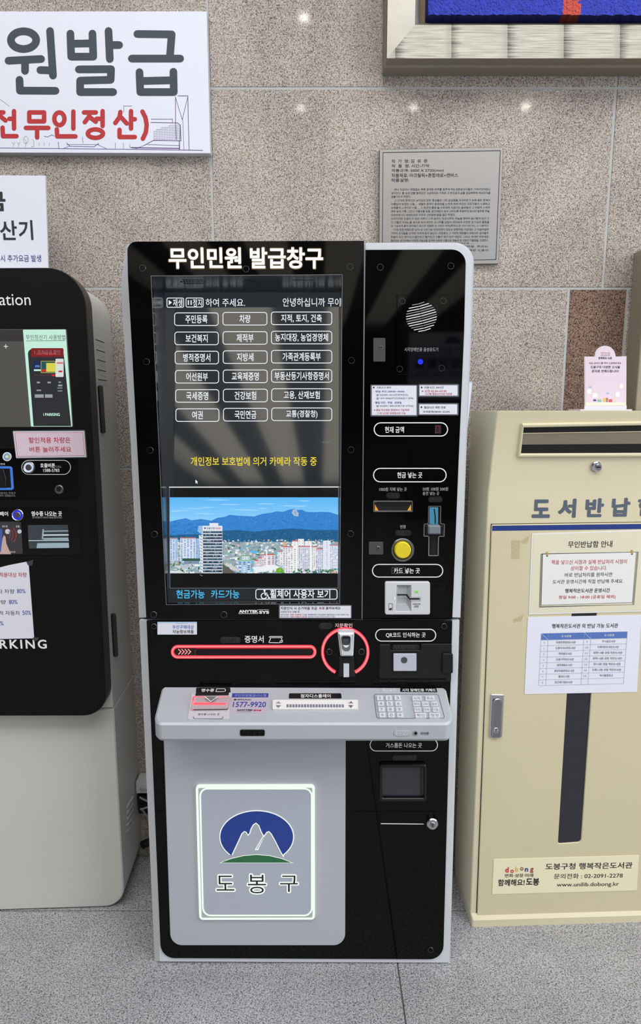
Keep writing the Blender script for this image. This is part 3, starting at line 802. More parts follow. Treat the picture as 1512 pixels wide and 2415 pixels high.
a.text(K, '창구', 727, 1453, 733, 1456.3, d, BLUEINK, .01); a.text(K, '에서 발급(서류별 발급부서 다름)', 734, 1453, 790, 1456.3, d, INK2)
a.build('notice_sticker', kiosk, 'white fingerprint notice sticker under the screen')

# lower black panel
LD = -0.002
lp = MB()
low_px = rpoly([(345.5, 1464), (1067, 1464), (1045.5, 2263), (379.5, 2260)], [1, 1, 32, 32], 8)
lp.prism(K, K.L(low_px, LD), LD - .006, LD, BLK_GLASS, .0006)
d = LD + .0006
pill(lp, K, 885, 1483, 1029, 1513, d); lp.text(K, 'QR코드 인식하는 곳', 910, 1491.5, 1004, 1504, d, WHITE, .012)
pill(lp, K, 872, 1742, 1033, 1772, d, WHITE, 2.0); lp.text(K, '거스름돈 나오는 곳', 910, 1752, 995, 1763.5, d, WHITE, .01)
lp.text(K, '증명서', 577, 1499, 622, 1516, d, WHITE, .012)
lp.text(K, '지문확인', 790, 1470, 831, 1480, d, pm('pinkish_print', (236, 200, 204), .5), .012)
lp.line(K, [(636, 1501), (665, 1501), (666, 1504), (663, 1504), (667, 1514), (659, 1516), (634, 1515.5), (639, 1504), (635, 1503), (636, 1501)], 1.6, d, WHITE)
lp.line(K, [(639, 1504), (663, 1504)], 1.4, d, WHITE); lp.line(K, [(659, 1516), (662, 1510), (667, 1514)], 1.2, d, WHITE)
lp.line(K, [(899, 1942.5), (999, 1943.5)], 2.2, d, WHITE)
lower_panel = lp.build('lower_panel', kiosk, 'black glass lower panel')
for u, v in [(363, 1477.5), (1048, 1477), (1016, 2241)]: screw(u, v, LD, lower_panel, 6.6)
for i, q in enumerate([(519, 1503, 567.5, 1517), (752, 1470, 783.5, 1484), (925, 1521.5, 990, 1534), (925, 1781, 983, 1794)]): braille(K, *q, LD, kiosk, seed=i + 11)
# guide-light rimmed document slot
REDL = glow('red_led', (255, 66, 84), 1.35)
PINKL = glow('pink_led', (255, 150, 150), 1.2)
REDDIM = pm('red_lens', (120, 12, 26), .3, emit=(150, 14, 34), es=.5)
a = MB()
a.prism(K, K.L(rr(402, 1521, 747, 1554, 16.5, 10), LD + .0006), None, LD + .0006, BLK_SOFT)
a.prism(K, K.L(rr(462, 1531, 741, 1546, 5), LD + .0012), None, LD + .0012, BLK_HOLE)
a.outline(K, rr(460, 1529.5, 742, 1547, 6), 1.2, LD + .0014, REDDIM)
ds = a.build('document_slot', kiosk, 'long document slot with red lit rim')
a = MB(); l1 = K.L(rr(403, 1522, 746.5, 1553.5, 15.7, 10), LD + .003); l1 = l1 if sarea(l1) > 0 else l1[::-1]; l2 = inset(clean(l1), .0068)
a.prism(K, [clean(l1), l2], LD, LD + .003, REDL, .0008); a.outline(K, rr(405, 1524, 744.5, 1551.5, 13.7, 10), 2.2, LD + .0034, PINKL); a.build('rim_light', ds, 'glowing red rim light')
a = MB()
for i in range(4): a.line(K, [(421 + i * 7.6, 1531.5), (427 + i * 7.6, 1537), (421 + i * 7.6, 1543)], 2.2, LD + .0018, PINKL)
a.build('arrow_light', ds, 'pink arrow marks')
# fingerprint reader
a = MB(); c_, R_ = (814.5, 1537.5), 57
ang = [math.radians(t) for t in range(-244, 65, 4)]
oo = [(c_[0] + R_ * math.cos(t), c_[1] + R_ * math.sin(t)) for t in ang]; ii = [(c_[0] + (R_ - 6.6) * math.cos(t), c_[1] + (R_ - 6.6) * math.sin(t)) for t in ang]
a.prism(K, K.L(oo + ii[::-1], LD + .004), LD, LD + .004, REDL)
i2 = [(c_[0] + (R_ - 2) * math.cos(t), c_[1] + (R_ - 2) * math.sin(t)) for t in ang]; i3 = [(c_[0] + (R_ - 4.6) * math.cos(t), c_[1] + (R_ - 4.6) * math.sin(t)) for t in ang]
a.prism(K, K.L(i2 + i3[::-1], LD + .0045), None, LD + .0045, PINKL)
a.build('ring_light', kiosk, 'open red light ring round the fingerprint reader')
a = MB()
a.prism(K, K.L([(800, 1550), (834.5, 1550), (836, 1585), (838, 1596), (797, 1596), (799.5, 1585)], LD + .018), LD, LD + .018, BLK_SOFT, .002)
a.prism(K, K.L(rpoly([(796.5, 1493), (836, 1493), (833.5, 1549), (803, 1549)], 3, 4), LD + .03), LD, LD + .03, CHROME if False else SILVER, .004)
a.rect(K, 810.5, 1564.5, 823.5, 1597, LD + .0186, SILVER)
fr_ = a.build('fingerprint_reader', kiosk, 'silver fingerprint reader on a black stem')
a = MB(); a.prism(K, K.L(rpoly([(803, 1499), (828, 1499), (826, 1536), (808, 1536)], 8, 5), LD + .0305), None, LD + .0305, STEEL)
a.prism(K, K.L(rpoly([(806, 1501), (827, 1501), (824, 1521), (808, 1521)], 5, 4), LD + .0309), None, LD + .0309, BLK_HOLE)
a.prism(K, K.L([(808.5, 1506), (823, 1506), (823, 1520), (809, 1520)], LD + .0313), None, LD + .0313, pm('sensor_glass', (60, 64, 72), .1))
a.prism(K, K.L(rpoly([(808.5, 1521.5), (824.5, 1521.5), (816.5, 1529.5)], [0, 0, 5], 4), LD + .0313), None, LD + .0313, WHITE); a.build('sensor_window', fr_, 'dark sensor window')
for u, v in [(777, 1537.5), (853, 1537.5)]: screw(u, v, LD, lower_panel, 7)
# QR scanner
a = MB()
plate = [(895.5, 1520), (920, 1520), (921.5, 1534), (992, 1534), (993.5, 1519), (1066, 1519), (1064, 1608), (894, 1608)]
a.prism(K, K.L(rpoly(plate, 2, 3), LD + .004), LD, LD + .004, BLK_MATTE, .0008)
a.rect(K, 896, 1600, 1052, 1604, LD + .0046, BLK_GLASS)
qs = a.build('scanner_plate', kiosk, 'matt black scanner plate')
a = MB(); a.prism(K, K.L(rr(926, 1540, 988, 1586, 2), LD + .007), LD + .004, LD + .007, BLK_HOLE, .001)
SCN = pm('scanner_window', (188, 190, 205), .25)
a.prism(K, K.L(rr(928, 1541.5, 982.5, 1583, 2), LD + .0085), LD + .007, LD + .0085, SCN, .001)
sw = a.build('scanner_window', qs, 'pale square scanner window')
a = MB(); a.prism(K, K.L(circ(953.5, 1557, 7.6, 24), LD + .0095), LD + .0085, LD + .0095, pm('lens_grey', (74, 76, 82), .15), .0006); a.build('lens', sw)
a = MB(); a.prism(K, K.L(rr(1044, 1542, 1068.5, 1588, 3), LD + .010), LD, LD + .010, BLK_MATTE, .001); a.build('side_latch', kiosk, 'black latch on the right edge')
# blue-edged label, its square code left out
a, d = sticker(K, rr(371, 1467, 464.5, 1497, 1), rr(372, 1470, 463.5, 1496, 0), LD, kiosk, body=pm('label_blue_edge', (180, 205, 236), .5))
a.text(K, '우선구매대상', 407, 1474, 457, 1483.5, d, pm('label_blue', (70, 96, 190), .5), .004); a.text(K, '지능정보제품', 407, 1485.5, 457, 1494, d, INK2, .008)
a.prism(K, K.L(rr(415, 1468, 443, 1471, 1), d), None, d, pm('label_blue_edge', (180, 205, 236), .5))
a.build('product_label', kiosk, 'small white product label with blue edge')

# coin return tray
a = MB()
a.prism(K, [K.L(rr(896, 1804, 1006, 1891, 5), LD + .010), K.L(rr(902, 1810.5, 1000.5, 1883, 3), LD + .010)], LD, LD + .010, BLK_SOFT, .0016)
ct = a.build('coin_tray', kiosk, 'black framed change outlet')
FLAP = pm('tray_flap', (58, 59, 66), .12)
a = MB(); a.prism(K, K.L(rr(901, 1810, 1001, 1877, 1), LD + .002), LD, LD + .002, FLAP); a.line(K, [(993, 1812), (993, 1874)], 3, LD + .0026, BLK_SOFT)
a.line(K, [(903, 1875), (999, 1876)], 1.5, LD + .0028, pm('flap_blue_edge', (50, 54, 80), .3)); a.build('flap', ct, 'smoky grey flap')
a = MB(); a.prism(K, K.L(circ(1020.5, 1945, 13.4, 28), LD + .012), LD, LD + .012, CHROME, .002)
a.prism(K, K.L(circ(1020.5, 1946, 6, 20), LD + .0135), LD + .012, LD + .0135, STEEL, .0008); a.rect(K, 1019.6, 1941.5, 1021.6, 1951, LD + .014, BLK_HOLE)
a.build('lock', kiosk, 'round chrome key lock')

# silver door with lit emblem panel
DD = 0.006
a = MB(); a.prism(K, K.L(rpoly([(385.5, 1736), (815.5, 1736), (814, 2230), (402, 2230)], [1, 1, 27, 27], 8), DD), LD, DD, SILVER_D, .0012)
door = a.build('door_panel', kiosk, 'plain silver lower door')
EDGE = glow('edge_glow', (243, 253, 244), 1.0)
EDGE2 = glow('edge_glow_soft', (176, 200, 188), 0.75)
EMB = pm('emblem_panel', (178, 184, 197), 0.25, 0.05, emit=(60, 64, 70), es=.25)
LG = DD + .006
q = rpoly([(461.5, 1853), (742.5, 1852.5), (743, 2169), (470, 2169.5)], 9, 5)
a = MB()
a.prism(K, K.L(q, LG), DD, LG, EMB, 0.0, sm=EDGE)
a.outline(K, q, 6.0, LG + .0004, EDGE)
q1 = [(466.5, 1857), (738.5, 1857), (739, 2160), (475, 2160)]
a.outline(K, [(466.5, 1858), (738, 1858), (739, 2164), (474, 2164)], 6, LG + .0003, EDGE2)
a.outline(K, rpoly([(469.5, 1858), (737.5, 1858), (737.5, 2161), (477, 2161)], 20, 7), 4.2, LG + .0006, EDGE)
ep = a.build('emblem_panel', kiosk, 'edge lit rounded panel with blue mountain emblem')
BLUEE = pm('emblem_blue', (40, 66, 150), .45, vary=.08, vscale=150); GREENE = pm('emblem_green', (48, 112, 72), .45, vary=.08, vscale=150)
a = MB(); d = LG + .0008
cx, cy, rx, ry = 605.5, 1973.5, 86.5, 61
circ_pts = [(cx + rx * math.cos(t), cy + ry * math.sin(t)) for t in [math.radians(x) for x in range(133, 408, 5)]]
mount = [(668, 2018), (662, 2008), (650, 1984), (640, 1966), (634.5, 1960.5), (629.5, 1962), (625, 1968), (622, 1972), (616, 1960), (611, 1947), (604, 1940.5), (597, 1945), (592, 1954), (588, 1966), (585, 1969), (581, 1962), (576, 1960.5), (570, 1966), (560, 1988), (546, 2018)]
l = K.L(circ_pts + mount, d); a.flat(K, l, d, BLUEE)
l = clean(l); l = l if sarea(l) > 0 else l[::-1]; a.prism(K, [inset(l, -.0018), inset(l, .0006)], None, d + .0002, EDGE)
hill = [(516, 2035.5), (545, 2024), (575, 2017), (605, 2014.5), (635, 2017), (665, 2024), (692.5, 2035.5)]
a.flat(K, K.L(hill, d), d, GREENE); a.outline(K, hill, 1.8, d + .0002, EDGE)
a.prism(K, K.L([(622, 1968), (624, 1972), (609, 2004), (601, 2004.5)], d), None, d, EDGE); a.prism(K, K.L([(621.5, 1973), (622.5, 1974.5), (607, 2002), (604.5, 2002)], d + .0003), None, d + .0003, SILVER_D)
a.line(K, [(602, 2004), (609, 2004)], 2, d, EDGE)
for t, u0, v0, u1, v1 in [('도', 509, 2063.5, 554, 2102), ('봉', 583, 2061.5, 629, 2108.5), ('구', 659, 2063.5, 704, 2105)]:
    a.text(K, t, u0 - 1.5, v0 - 1.5, u1 + 1.5, v1 + 1.5, d, EDGE, .055); a.text(K, t, u0 + 1.5, v0 + 1.5, u1 - 1.5, v1 - 1.5, d + .0003, INK, -.004)
a.build('emblem', ep, 'blue oval with mountains, green hill and dark letters', smooth=False)

# control shelf
zb = on_y(700, 1619, KY).z; yf = 1.29; zf = on_y(700, 1706, yf).z
S = Frame((0, yf, zf), (1, 0, 0), (0, KY - yf, zb - zf))
SFt = Frame((0, yf, zf), (1, 0, 0), (0, 0, 1))
a = MB()
top = clean(S.L(rpoly([(383, 1618), (1051, 1620), (1071.5, 1707), (360.5, 1707)], [8, 8, 22, 22], 8), 0))
top = top if sarea(top) > 0 else top[::-1]
zl = on_y(700, 1748, yf).z
def down(P, z): return Vector((P.x, P.y, z))
ti = [S.w(p, 0) for p in inset(top, .004)]; to_ = [S.w(p, 0) for p in top]
r1 = [Vector((P.x, P.y, P.z - .0035)) for P in to_]; 
r2 = [Vector((P.x, P.y, min(P.z - .01, zl + .006 + (P.z - zf) * .3))) for P in to_]
r3 = [Vector((P.x, P.y, p.z - .006)) for P, p in zip(ti, r2)]
a.loft([ti, r1, r2, r3], SHELFM); a.cap(ti, SHELFM); a.cap(r3[::-1], SHELFM)
shelf = a.build('control_shelf', kiosk, 'sloping silver control shelf')
BLKL = pm('black_label', (14, 14, 16), .35)
def slabel(pts, r, t, tb, d=.0006, extra=None):
    b = MB(); b.prism(S, S.L(rpoly(pts, r, 4), d), 0, d, BLKL); b.text(S, t, *tb, d + .0004, WHITE, .012)
    if extra: extra(b, d + .0004)
    return b.build('label_plate', shelf, 'black label plate')
slabel([(463, 1621.5), (543, 1621.5), (544, 1633), (462, 1633.5)], 2, '영수증', (475, 1624, 505, 1631.5),
       extra=lambda b, d: b.line(S, [(511, 1624.5), (531, 1624.5), (532, 1629), (528, 1631), (509, 1631), (511.5, 1624.5)], 1.4, d, WHITE))
slabel([(682, 1635), (804.5, 1635), (806, 1647), (681, 1647)], 2, '점자디스플레이', (709, 1637, 780, 1645.5))
slabel([(944, 1622.5), (1029, 1622.5), (1032, 1632.5), (944, 1631.5)], 2, '시각 장애인용 키패드', (948.5, 1624, 1028, 1631))
braille(S, 897, 1622.5, 943, 1631, 0, shelf, SHELFM, pm('pale_dot', (214, 217, 222), .4), 31)
# receipt outlet
ACR = pm('clear_acrylic', (252, 250, 250), .02, 0, 1.3, trans=1.0)
a = MB()
a.prism(S, S.L(rpoly([(452, 1634), (546, 1634), (540, 1695), (442, 1697)], 5, 4), .0012), 0, .0012, pm('receipt_plate', (196, 190, 198), .2), .0004)
a.prism(S, S.L([(462, 1634), (540, 1633), (539, 1638), (461, 1639)], .004), 0, .004, BLK_SOFT)
a.prism(S, S.L([(484, 1643), (513, 1643), (497, 1654)], .0088), .0082, .0088, pm('smoky_triangle', (110, 112, 116), .25))
a.line(S, [(484, 1643), (497, 1654.5), (513, 1643)], 1.6, .0092, WHITE)
a.text(S, '영수증 나오는 곳', 467, 1682, 518, 1687, .0016, INK2, .008)
a.line(S, [(456, 1690), (458, 1695), (524, 1695), (526, 1690)], 1.6, .0016, CHROME)
ro = a.build('receipt_outlet', shelf, 'receipt outlet with clear cover and red light')
a = MB(); a.prism(S, S.L(rpoly([(455, 1640), (544, 1640), (538, 1671), (449, 1672)], 4, 3), .008), .0030, .008, ACR, .0015, back=True); a.build('clear_cover', ro, 'clear acrylic cover')
REDS = glow('receipt_red', (240, 52, 62), 4.0)
a = MB(); a.prism(S, S.L([(458, 1658), (534, 1659), (532, 1663), (456, 1663)], .0022), .0012, .0022, REDS)
a.line(S, [(459, 1644), (483, 1644)], 1.6, .0024, REDS); a.line(S, [(514, 1644), (536, 1644)], 1.6, .0024, REDS); a.line(S, [(458, 1645), (453, 1660)], 2.2, .0024, REDS); a.build('red_light', ro)
# phone number label
a = MB(); PHL = pm('phone_label', (180, 172, 186), .4); d = .0006
a.prism(S, S.L(rpoly([(548.5, 1635), (633.5, 1635), (629.5, 1682), (541.5, 1682)], 2, 3), d), 0, d, PHL)
a.prism(S, S.L([(548.5, 1635), (633.5, 1635), (632.5, 1644.5), (547, 1644.5)], d + .0003), None, d + .0003, pm('label_navy', (48, 62, 142), .4))
a.text(S, '무인민원발급시스템', 553, 1637, 628, 1643, d + .0006, pm('label_pale', (150, 160, 205), .5), .006)
a.text(S, '콜센터(A/S)', 551, 1648, 592, 1652.5, d + .0004, INK, .02); a.text(S, '1577-9920', 549.5, 1655, 627.5, 1667.5, d + .0004, BLUEINK, .014)
a.text(S, 'ANYTEK', 558, 1673, 597, 1676, d + .0004, INK, .07); a.text(S, 'SYS', 598, 1673.5, 617, 1677, d + .0004, REDINK, .07); a.line(S, [(558, 1678.4), (593, 1678.6)], .8, d + .0004, INK2)
a.build('phone_label', shelf, 'mauve phone number label')
# braille display bar
a = MB(); CREAM = pm('braille_bar', (226, 226, 224), .4)
a.prism(S, S.L(rr(642.5, 1649.5, 844.5, 1671.5, 2), .005), 0, .005, CREAM, .001)
bd = a.build('braille_bar', shelf, 'white braille display bar with small cells')
a = MB()
for i in range(20): a.rect(S, 676 + i * 6.85, 1661, 681 + i * 6.85, 1668, .0055, pm('cell_grey', (120, 124, 140), .4), .005)
a.build('braille_cells', bd, 'row of grey braille cells')
for u in (657, 828):
    a = MB(); a.prism(S, S.L([(u - 6, 1658.5), (u, 1653), (u + 6, 1658.5)], .0075), .005, .0075, CHROME, .0006); a.build('arrow_key', bd)
    a = MB(); a.prism(S, S.L([(u - 6, 1662.5), (u + 6, 1662.5), (u, 1668.5)], .0075), .005, .0075, CHROME, .0006); a.build('arrow_key', bd)
# keypad
a = MB(); kp = rpoly([(881, 1636.5), (1034, 1636.5), (1050, 1694.5), (888, 1694.5)], 6, 5)
a.outline(S, kp, 1.3, .0005, pm('keypad_line', (92, 95, 102), .3))
keypad = a.build('keypad', shelf, 'outlined keypad field with raised keys')
KEYM = pm('key_plastic', (206, 209, 214), .35); KEYT = pm('key_legend', (132, 135, 146), .4)
def key(u0, v0, u1, v1, t):
    b = MB(); hgt = .0045
    b.prism(S, S.L(rpoly([(u0, v0), (u1, v0), (u1 + .8, v1), (u0 + .8, v1)], 1, 3), hgt), 0, hgt, KEYM, .0008)
    cw = min((u1 - u0) * .36, 6.5 if len(t) == 1 else 13); c = (u0 + u1) / 2 + .5
    if len(t) == 1: cw = 3.2 if t != '1' else 1.0
    b.text(S, t, c - cw, v0 + 3, c + cw, v1 - 1.5, hgt + .0004, KEYT)
    b.build('key', keypad)
for r_ in range(4):
    v0 = 1639.5 + r_ * 13.4; o = r_ * 2.0
    for c in range(3):
        key(888 + c * 20.8 + o, v0, 903.5 + c * 20.8 + o, v0 + 11, ['123', '456', '789', '*0#'][r_][c])
for row, ks in enumerate([[(972, 994.5, '시작'), (1002.5, 1025, '취소')], [(974, 990, '확대'), (995, 1011, '고대비'), (1016, 1032, '음성')],
                          [(976.5, 993, '이전'), (998, 1014, '반복'), (1020, 1036, '다음')], [(979, 1005, '확인'), (1012, 1037.5, '정정')]]):
    for u0, u1, t in ks: key(u0, 1640.5 + row * 13.3, u1, 1651.5 + row * 13.3, t)
# front lip of the shelf
SFn = Frame((0, min(S.w(p_, 0).y for p_ in top) - .0003, zf), (1, 0, 0), (0, 0, 1))
a = MB(); a.prism(SFn, SFn.L(rr(566, 1721, 624.5, 1736, 4), .001), -.004, .001, BLK_GLASS, .0005)
for u in (584, 600, 612): a.rect(SFn, u, 1723, u + 1.2, 1734, .0013, BLK_EMB)
a.build('sensor_window', shelf, 'small black sensor window')
braille(SFn, 928.5, 1723, 968.5, 1736.5, 0, shelf, SHELFM, pm('pale_dot', (214, 217, 222), .4), 41)
a = MB(); a.prism(SFn, [SFn.L(circ(980.5, 1729.5, 5.4, 18), .0015), SFn.L(circ(980.5, 1729.5, 3.6, 18), .0015)], -.004, .0015, CHROME); a.prism(SFn, SFn.L(circ(980.5, 1729.5, 4, 18), .0004), None, .0004, BLK_HOLE)
a.build('earphone_jack', shelf, 'round earphone jack')
a = MB(); a.text(SFn, '이어폰', 992, 1726.5, 1012, 1733.5, .0005, INK, .01); a.build('jack_caption', shelf)

# ------------------------------------------------------------------ parking pay station on the left
al = math.radians(2.4); mp = on_floor(120, 2145)
M = Frame(mp, (math.cos(al), math.sin(al), 0), (0, 0, 1))
pay = thing('pay_station', (mp.x - .2, mp.y + .1, 0), 'white and black parking pay station beside the kiosk, cut by the left picture edge', 'payment machine')
PWH = pm('pay_white', (204, 204, 199), 0.45, vary=0.03, vscale=6)
PBK = pm('pay_black', (11, 11, 12), 0.5, 0, 1.3, vary=0.12, vscale=1200)
PBS = pm('pay_black_edge', (34, 31, 31), 0.35)
PGL = pm('pay_gloss_black', (6, 6, 7), 0.05, 0, 1.5)
XL = -0.62      # left end in frame coordinates
PT = 0.045
def ml(px, d): return M.L(px, d)
# lower body
br = M.l(291.5, 2092, 0.0); bot_r = 0.055
xr = br[0]; 
zs = M.l(269.5, 1671, 0.0)[1]
body_px = [(XL - .0, 0.004), (xr, 0.004), (xr, zs), (XL, zs)]
a = MB(); lo = rpoly([(XL, 0.003), (xr, 0.003), (xr, zs - .001), (XL, zs - .001)], [.055, .055, 0, 0], 10)
a.prism(M, lo, -0.215, 0.0, PWH, .003, back=True)
lb = a.build('lower_body', pay, 'white lower body with rounded foot corner')
sx = Frame(M.w((xr, 0), 0), -M.N, (0, 0, 1))  # right flank
a = MB()
zt = M.l(100, 634, PT)[1]
up = rpoly([(XL, zs + .001), (xr - .002, zs + .001), (xr - .016, zt - .002), (XL, zt - .002)], [0, 0, .085, .085], 12)
a.prism(M, up, -0.213, -0.0005, PWH, .003, back=True)
ub = a.build('upper_body', pay, 'white upper body with rounded shoulder')
# black front panel
a = MB()
pl = rpoly([M.l(-760, 634, PT), M.l(197.5, 631, PT), M.l(228, 1180, PT), M.l(253.5, 1688, PT), M.l(-760, 1694, PT)], [0, .085, 0, .062, 0], 12)
pl = [(max(x, XL + .004), z) for x, z in pl]
a.prism(M, pl, -0.001, PT, PBK, .0015, sm=PBS)
d = PT + .0006
a.text(M, 'Smart Pay Station', -197, 691.5, 72, 729, d, WHITE, 0.0)
a.text(M, 'PARKING', -48, 1508.5, 110, 1530, d, WHITE, 0.022, sp=1.28)
for i in range(30):
    for j in range(9):
        u = -140 + i * 8.4 + (j * .6); v = 1590 + j * 3.9 - .01 * i
        if u > -5: a.flat(M, M.L(circ(u, v, .9, 6), d), d, BLK_HOLE)
fp_ = a.build('front_panel', pay, 'matt black front panel with rounded corners')
# screen
a = MB(); d = PT + .002
a.prism(M, M.L(rpoly([(-260, 777), (157, 776), (172, 1007), (-244, 1007)], 3, 4), d), PT, d, pm('pay_screen', (4, 4, 4), .06, 0, 1.7, emit=(84, 82, 78), es=1.0), .0005)
MINT = glow('mint_screen', (196, 236, 218), 1.0); d += .0004
a.prism(M, M.L(rpoly([(54, 777.5), (155, 777), (170.5, 1006), (73, 1006)], 2, 3), d), None, d, MINT)
a.prism(M, M.L([(-200, 778), (53, 778), (56, 805), (-200, 805)], d), None, d, glow('pay_band', (58, 56, 58), 1.0))
d += .0003
a.text(M, '무인정산기 사용방법', 61, 789.5, 154, 801.5, d, pm('screen_ink', (40, 60, 60), .5), 0.0)
a.line(M, [(62, 804), (153, 803.5)], 1, d, INK2)
a.prism(M, M.L(rpoly([(65, 823), (149, 822), (168, 1005), (79, 1005)], [12, 12, 0, 0], 4), d), None, d, glow('mini_kiosk', (48, 50, 54), 1.0))
d += .0003
a.prism(M, M.L(rr(73, 821, 150, 842, 4), d), None, d, glow('mini_red', (128, 36, 40), 1.0)); a.text(M, '1. 주차요금 확인', 81, 825, 142, 836, d + .0003, glow('mini_dull', (150, 120, 124), 1.0)); 
a.text(M, 'Smart Pay Station', 87, 832, 134, 838, d + .0004, glow('mini_pink', (226, 90, 90), 1.0))
a.prism(M, M.L(rr(78, 852, 97, 874, 1), d), None, d, glow('mini_navy', (36, 46, 84), 1.0)); a.prism(M, M.L(rr(80, 871, 96, 875, 0), d + .0003), None, d + .0003, MINT)
a.flat(M, M.L([(82, 866), (84, 861), (92, 861), (95, 866)], d + .0004), d + .0004, glow('mini_car', (84, 120, 190), 1))
a.prism(M, M.L(rr(97, 852, 131, 879, 1), d), None, d, glow('mini_teal', (46, 84, 86), 1.0)); a.prism(M, M.L(rr(109, 856, 130, 877, 1), d + .0003), None, d + .0003, glow('mini_yellow', (214, 210, 84), 1.0))
a.prism(M, M.L(rr(99, 871, 109, 877, 0), d + .0003), None, d + .0003, glow('mini_red2', (200, 50, 46), 1.0)); a.outline(M, rr(96.5, 851.5, 131, 879.5, 1), .9, d + .0004, glow('mini_yellow', (214, 210, 84), 1.0))
a.prism(M, M.L(rr(131, 846, 150, 889, 2), d), None, d, glow('mini_white', (214, 222, 220), 1.0)); a.rect(M, 134, 854, 149, 858, d + .0003, glow('mini_pink2', (210, 120, 130), 1)); a.rect(M, 138, 874, 147, 878, d + .0003, glow('mini_red2', (200, 50, 46), 1.0))
a.rect(M, 122, 883, 131, 887, d, glow('mini_red2', (200, 50, 46), 1.0)); a.line(M, [(80, 884), (120, 885)], .9, d, glow('mini_dred', (120, 60, 60), 1))
for u0, v0, u1, v1 in [(87, 900, 94, 904), (112, 900, 120, 904), (138, 900, 144, 903), (137, 907, 147, 911), (86, 919, 97, 922), (135, 914, 147, 916), (82, 930, 103, 938), (106, 930, 124, 938), (136, 921, 147, 923)]:
    a.rect(M, u0, v0, u1, v1, d, glow('mini_grey', (150, 156, 156), 1)); 
a.text(M, 'i PARKING', 102, 974, 141, 981, d, MINT, .03)
a.text(M, '+', 9, 812, 18.5, 822, d, WHITE)
a.build('screen', pay, 'lit screen showing how to use the machine')
# stuck-on notice
PINKP = pm('pink_paper', (220, 200, 214), .5)
a = MB(); a.prism(M, M.L(rpoly([(28.5, 1015.5), (201, 1014), (206, 1080), (37, 1082)], 3, 3), PT + .0035), PT + .002, PT + .0035, LAMIN, .0006)
a.prism(M, M.L([(31, 1017.5), (198.5, 1016.5), (203, 1077.5), (38.5, 1079.5)], PT + .0038), None, PT + .0038, PAPER); d = PT + .0042
a.prism(M, M.L([(34, 1020), (196, 1019), (200.5, 1075), (41, 1077)], d), None, d, REDINK); a.prism(M, M.L([(35, 1020.8), (195.2, 1019.8), (199.5, 1074.2), (41.8, 1076.2)], d + .0003), None, d + .0003, PINKP)
a.text(M, '할인적용 차량은', 67.5, 1031.5, 166, 1045, d + .0006, REDINK, .008, -.4); a.text(M, '버튼 눌러주세요', 69.5, 1053.5, 168, 1066.5, d + .0006, REDINK, .008, -.4)
a.build('notice_sticker', pay, 'pink notice with red writing below the screen')
# glossy inset panels
a = MB(); d = PT + .0012
a.prism(M, M.L(rpoly([(-200, 1059), (183, 1058), (186, 1177), (-195, 1179)], [0, 8, 12, 0], 5), d), PT, d, PGL, .0005)
d += .0004
pill(a, M, 50.5, 1085, 167, 1119.5, d, WHITE, 1.3)
a.text(M, '호출버튼', 95, 1092.5, 130, 1103, d, WHITE, .02); a.text(M, 'CALL', 132, 1098, 145, 1103, d, GREYP); a.text(M, '1588-5783', 102, 1105.5, 140, 1113, d, WHITE, .01)
a.text(M, '안내', 1, 1092, 11, 1097, d, WHITE); a.text(M, '신용카드 투입구', -4, 1160.5, 37, 1165.5, d, GREYP); a.text(M, '결제가 진행됩니다.', -6, 1166.5, 37, 1171.5, d, GREYP)
up_p = a.build('call_panel', pay, 'glossy black inset with call button')
def ringbtn(u, v, r, ringm, capm, par, lab):
    b = MB(); b.prism(M, [M.L(circ(u, v, r, 26), PT + .006), M.L(circ(u, v, r * .8, 26), PT + .006)], PT + .001, PT + .006, CHROME, .0012)
    b.prism(M, M.L(circ(u, v, r * .82, 26), PT + .003), None, PT + .003, ringm); b.prism(M, M.L(circ(u, v, r * .54, 22), PT + .006), PT + .003, PT + .006, capm, .0008)
    return b.build('push_button', par, lab)
ringbtn(67, 1102.5, 14, glow('pale_ring', (214, 226, 250), 1.0), STEEL, up_p, 'round steel call button with pale light ring')
a = MB(); a.prism(M, M.L(circ(138.5, 1154.5, 10.6, 24), PT + .004), PT + .001, PT + .004, STEEL, .0012); a.prism(M, M.L(circ(138.5, 1153.5, 6, 20), PT + .0044), None, PT + .0044, BLK_SOFT); a.build('lock', up_p, 'round steel lock')
a = MB(); a.prism(M, M.L(circ(16.5, 1077, 10.5, 24), PT + .0022), PT + .001, PT + .0022, WHITE); a.prism(M, M.L(circ(16.5, 1077, 8, 24), PT + .0026), None, PT + .0026, pm('seal_blue', (128, 168, 204), .4)); a.prism(M, M.L(circ(18, 1077, 5, 18), PT + .003), None, PT + .003, pm('seal_green', (186, 200, 140), .4))
a.prism(M, M.L(circ(15.5, 1077, 3, 14), PT + .0034), None, PT + .0034, WHITE); a.build('round_seal', up_p, 'small round white seal')
a = MB(); l1 = M.L(rpoly([(-60, 1100), (28, 1100), (32, 1156), (-55, 1156)], 6, 5), PT + .004); l1 = clean(l1); l1 = l1 if sarea(l1) > 0 else l1[::-1]
a.prism(M, [l1, inset(l1, .0055)], PT + .001, PT + .004, pm('blue_frame', (66, 120, 200), .35, emit=(40, 80, 160), es=.4), .0008); a.prism(M, inset(l1, .005), None, PT + .0022, pm('slot_dark', (20, 23, 28), .25))
a.prism(M, M.L([(-20, 1107), (8, 1107), (14, 1128), (14, 1150), (-20, 1150)], PT + .006), PT + .002, PT + .006, BLK_SOFT, .001); a.rect(M, -10, 1124, 6, 1136, PT + .0065, BLK_HOLE)
a.build('card_slot', up_p, 'blue framed card slot')
a = MB(); d = PT + .0012
a.prism(M, M.L(rpoly([(-200, 1199), (183, 1197), (192, 1309), (-195, 1311)], [0, 12, 10, 0], 5), d), PT, d, PGL, .0005); d += .0004
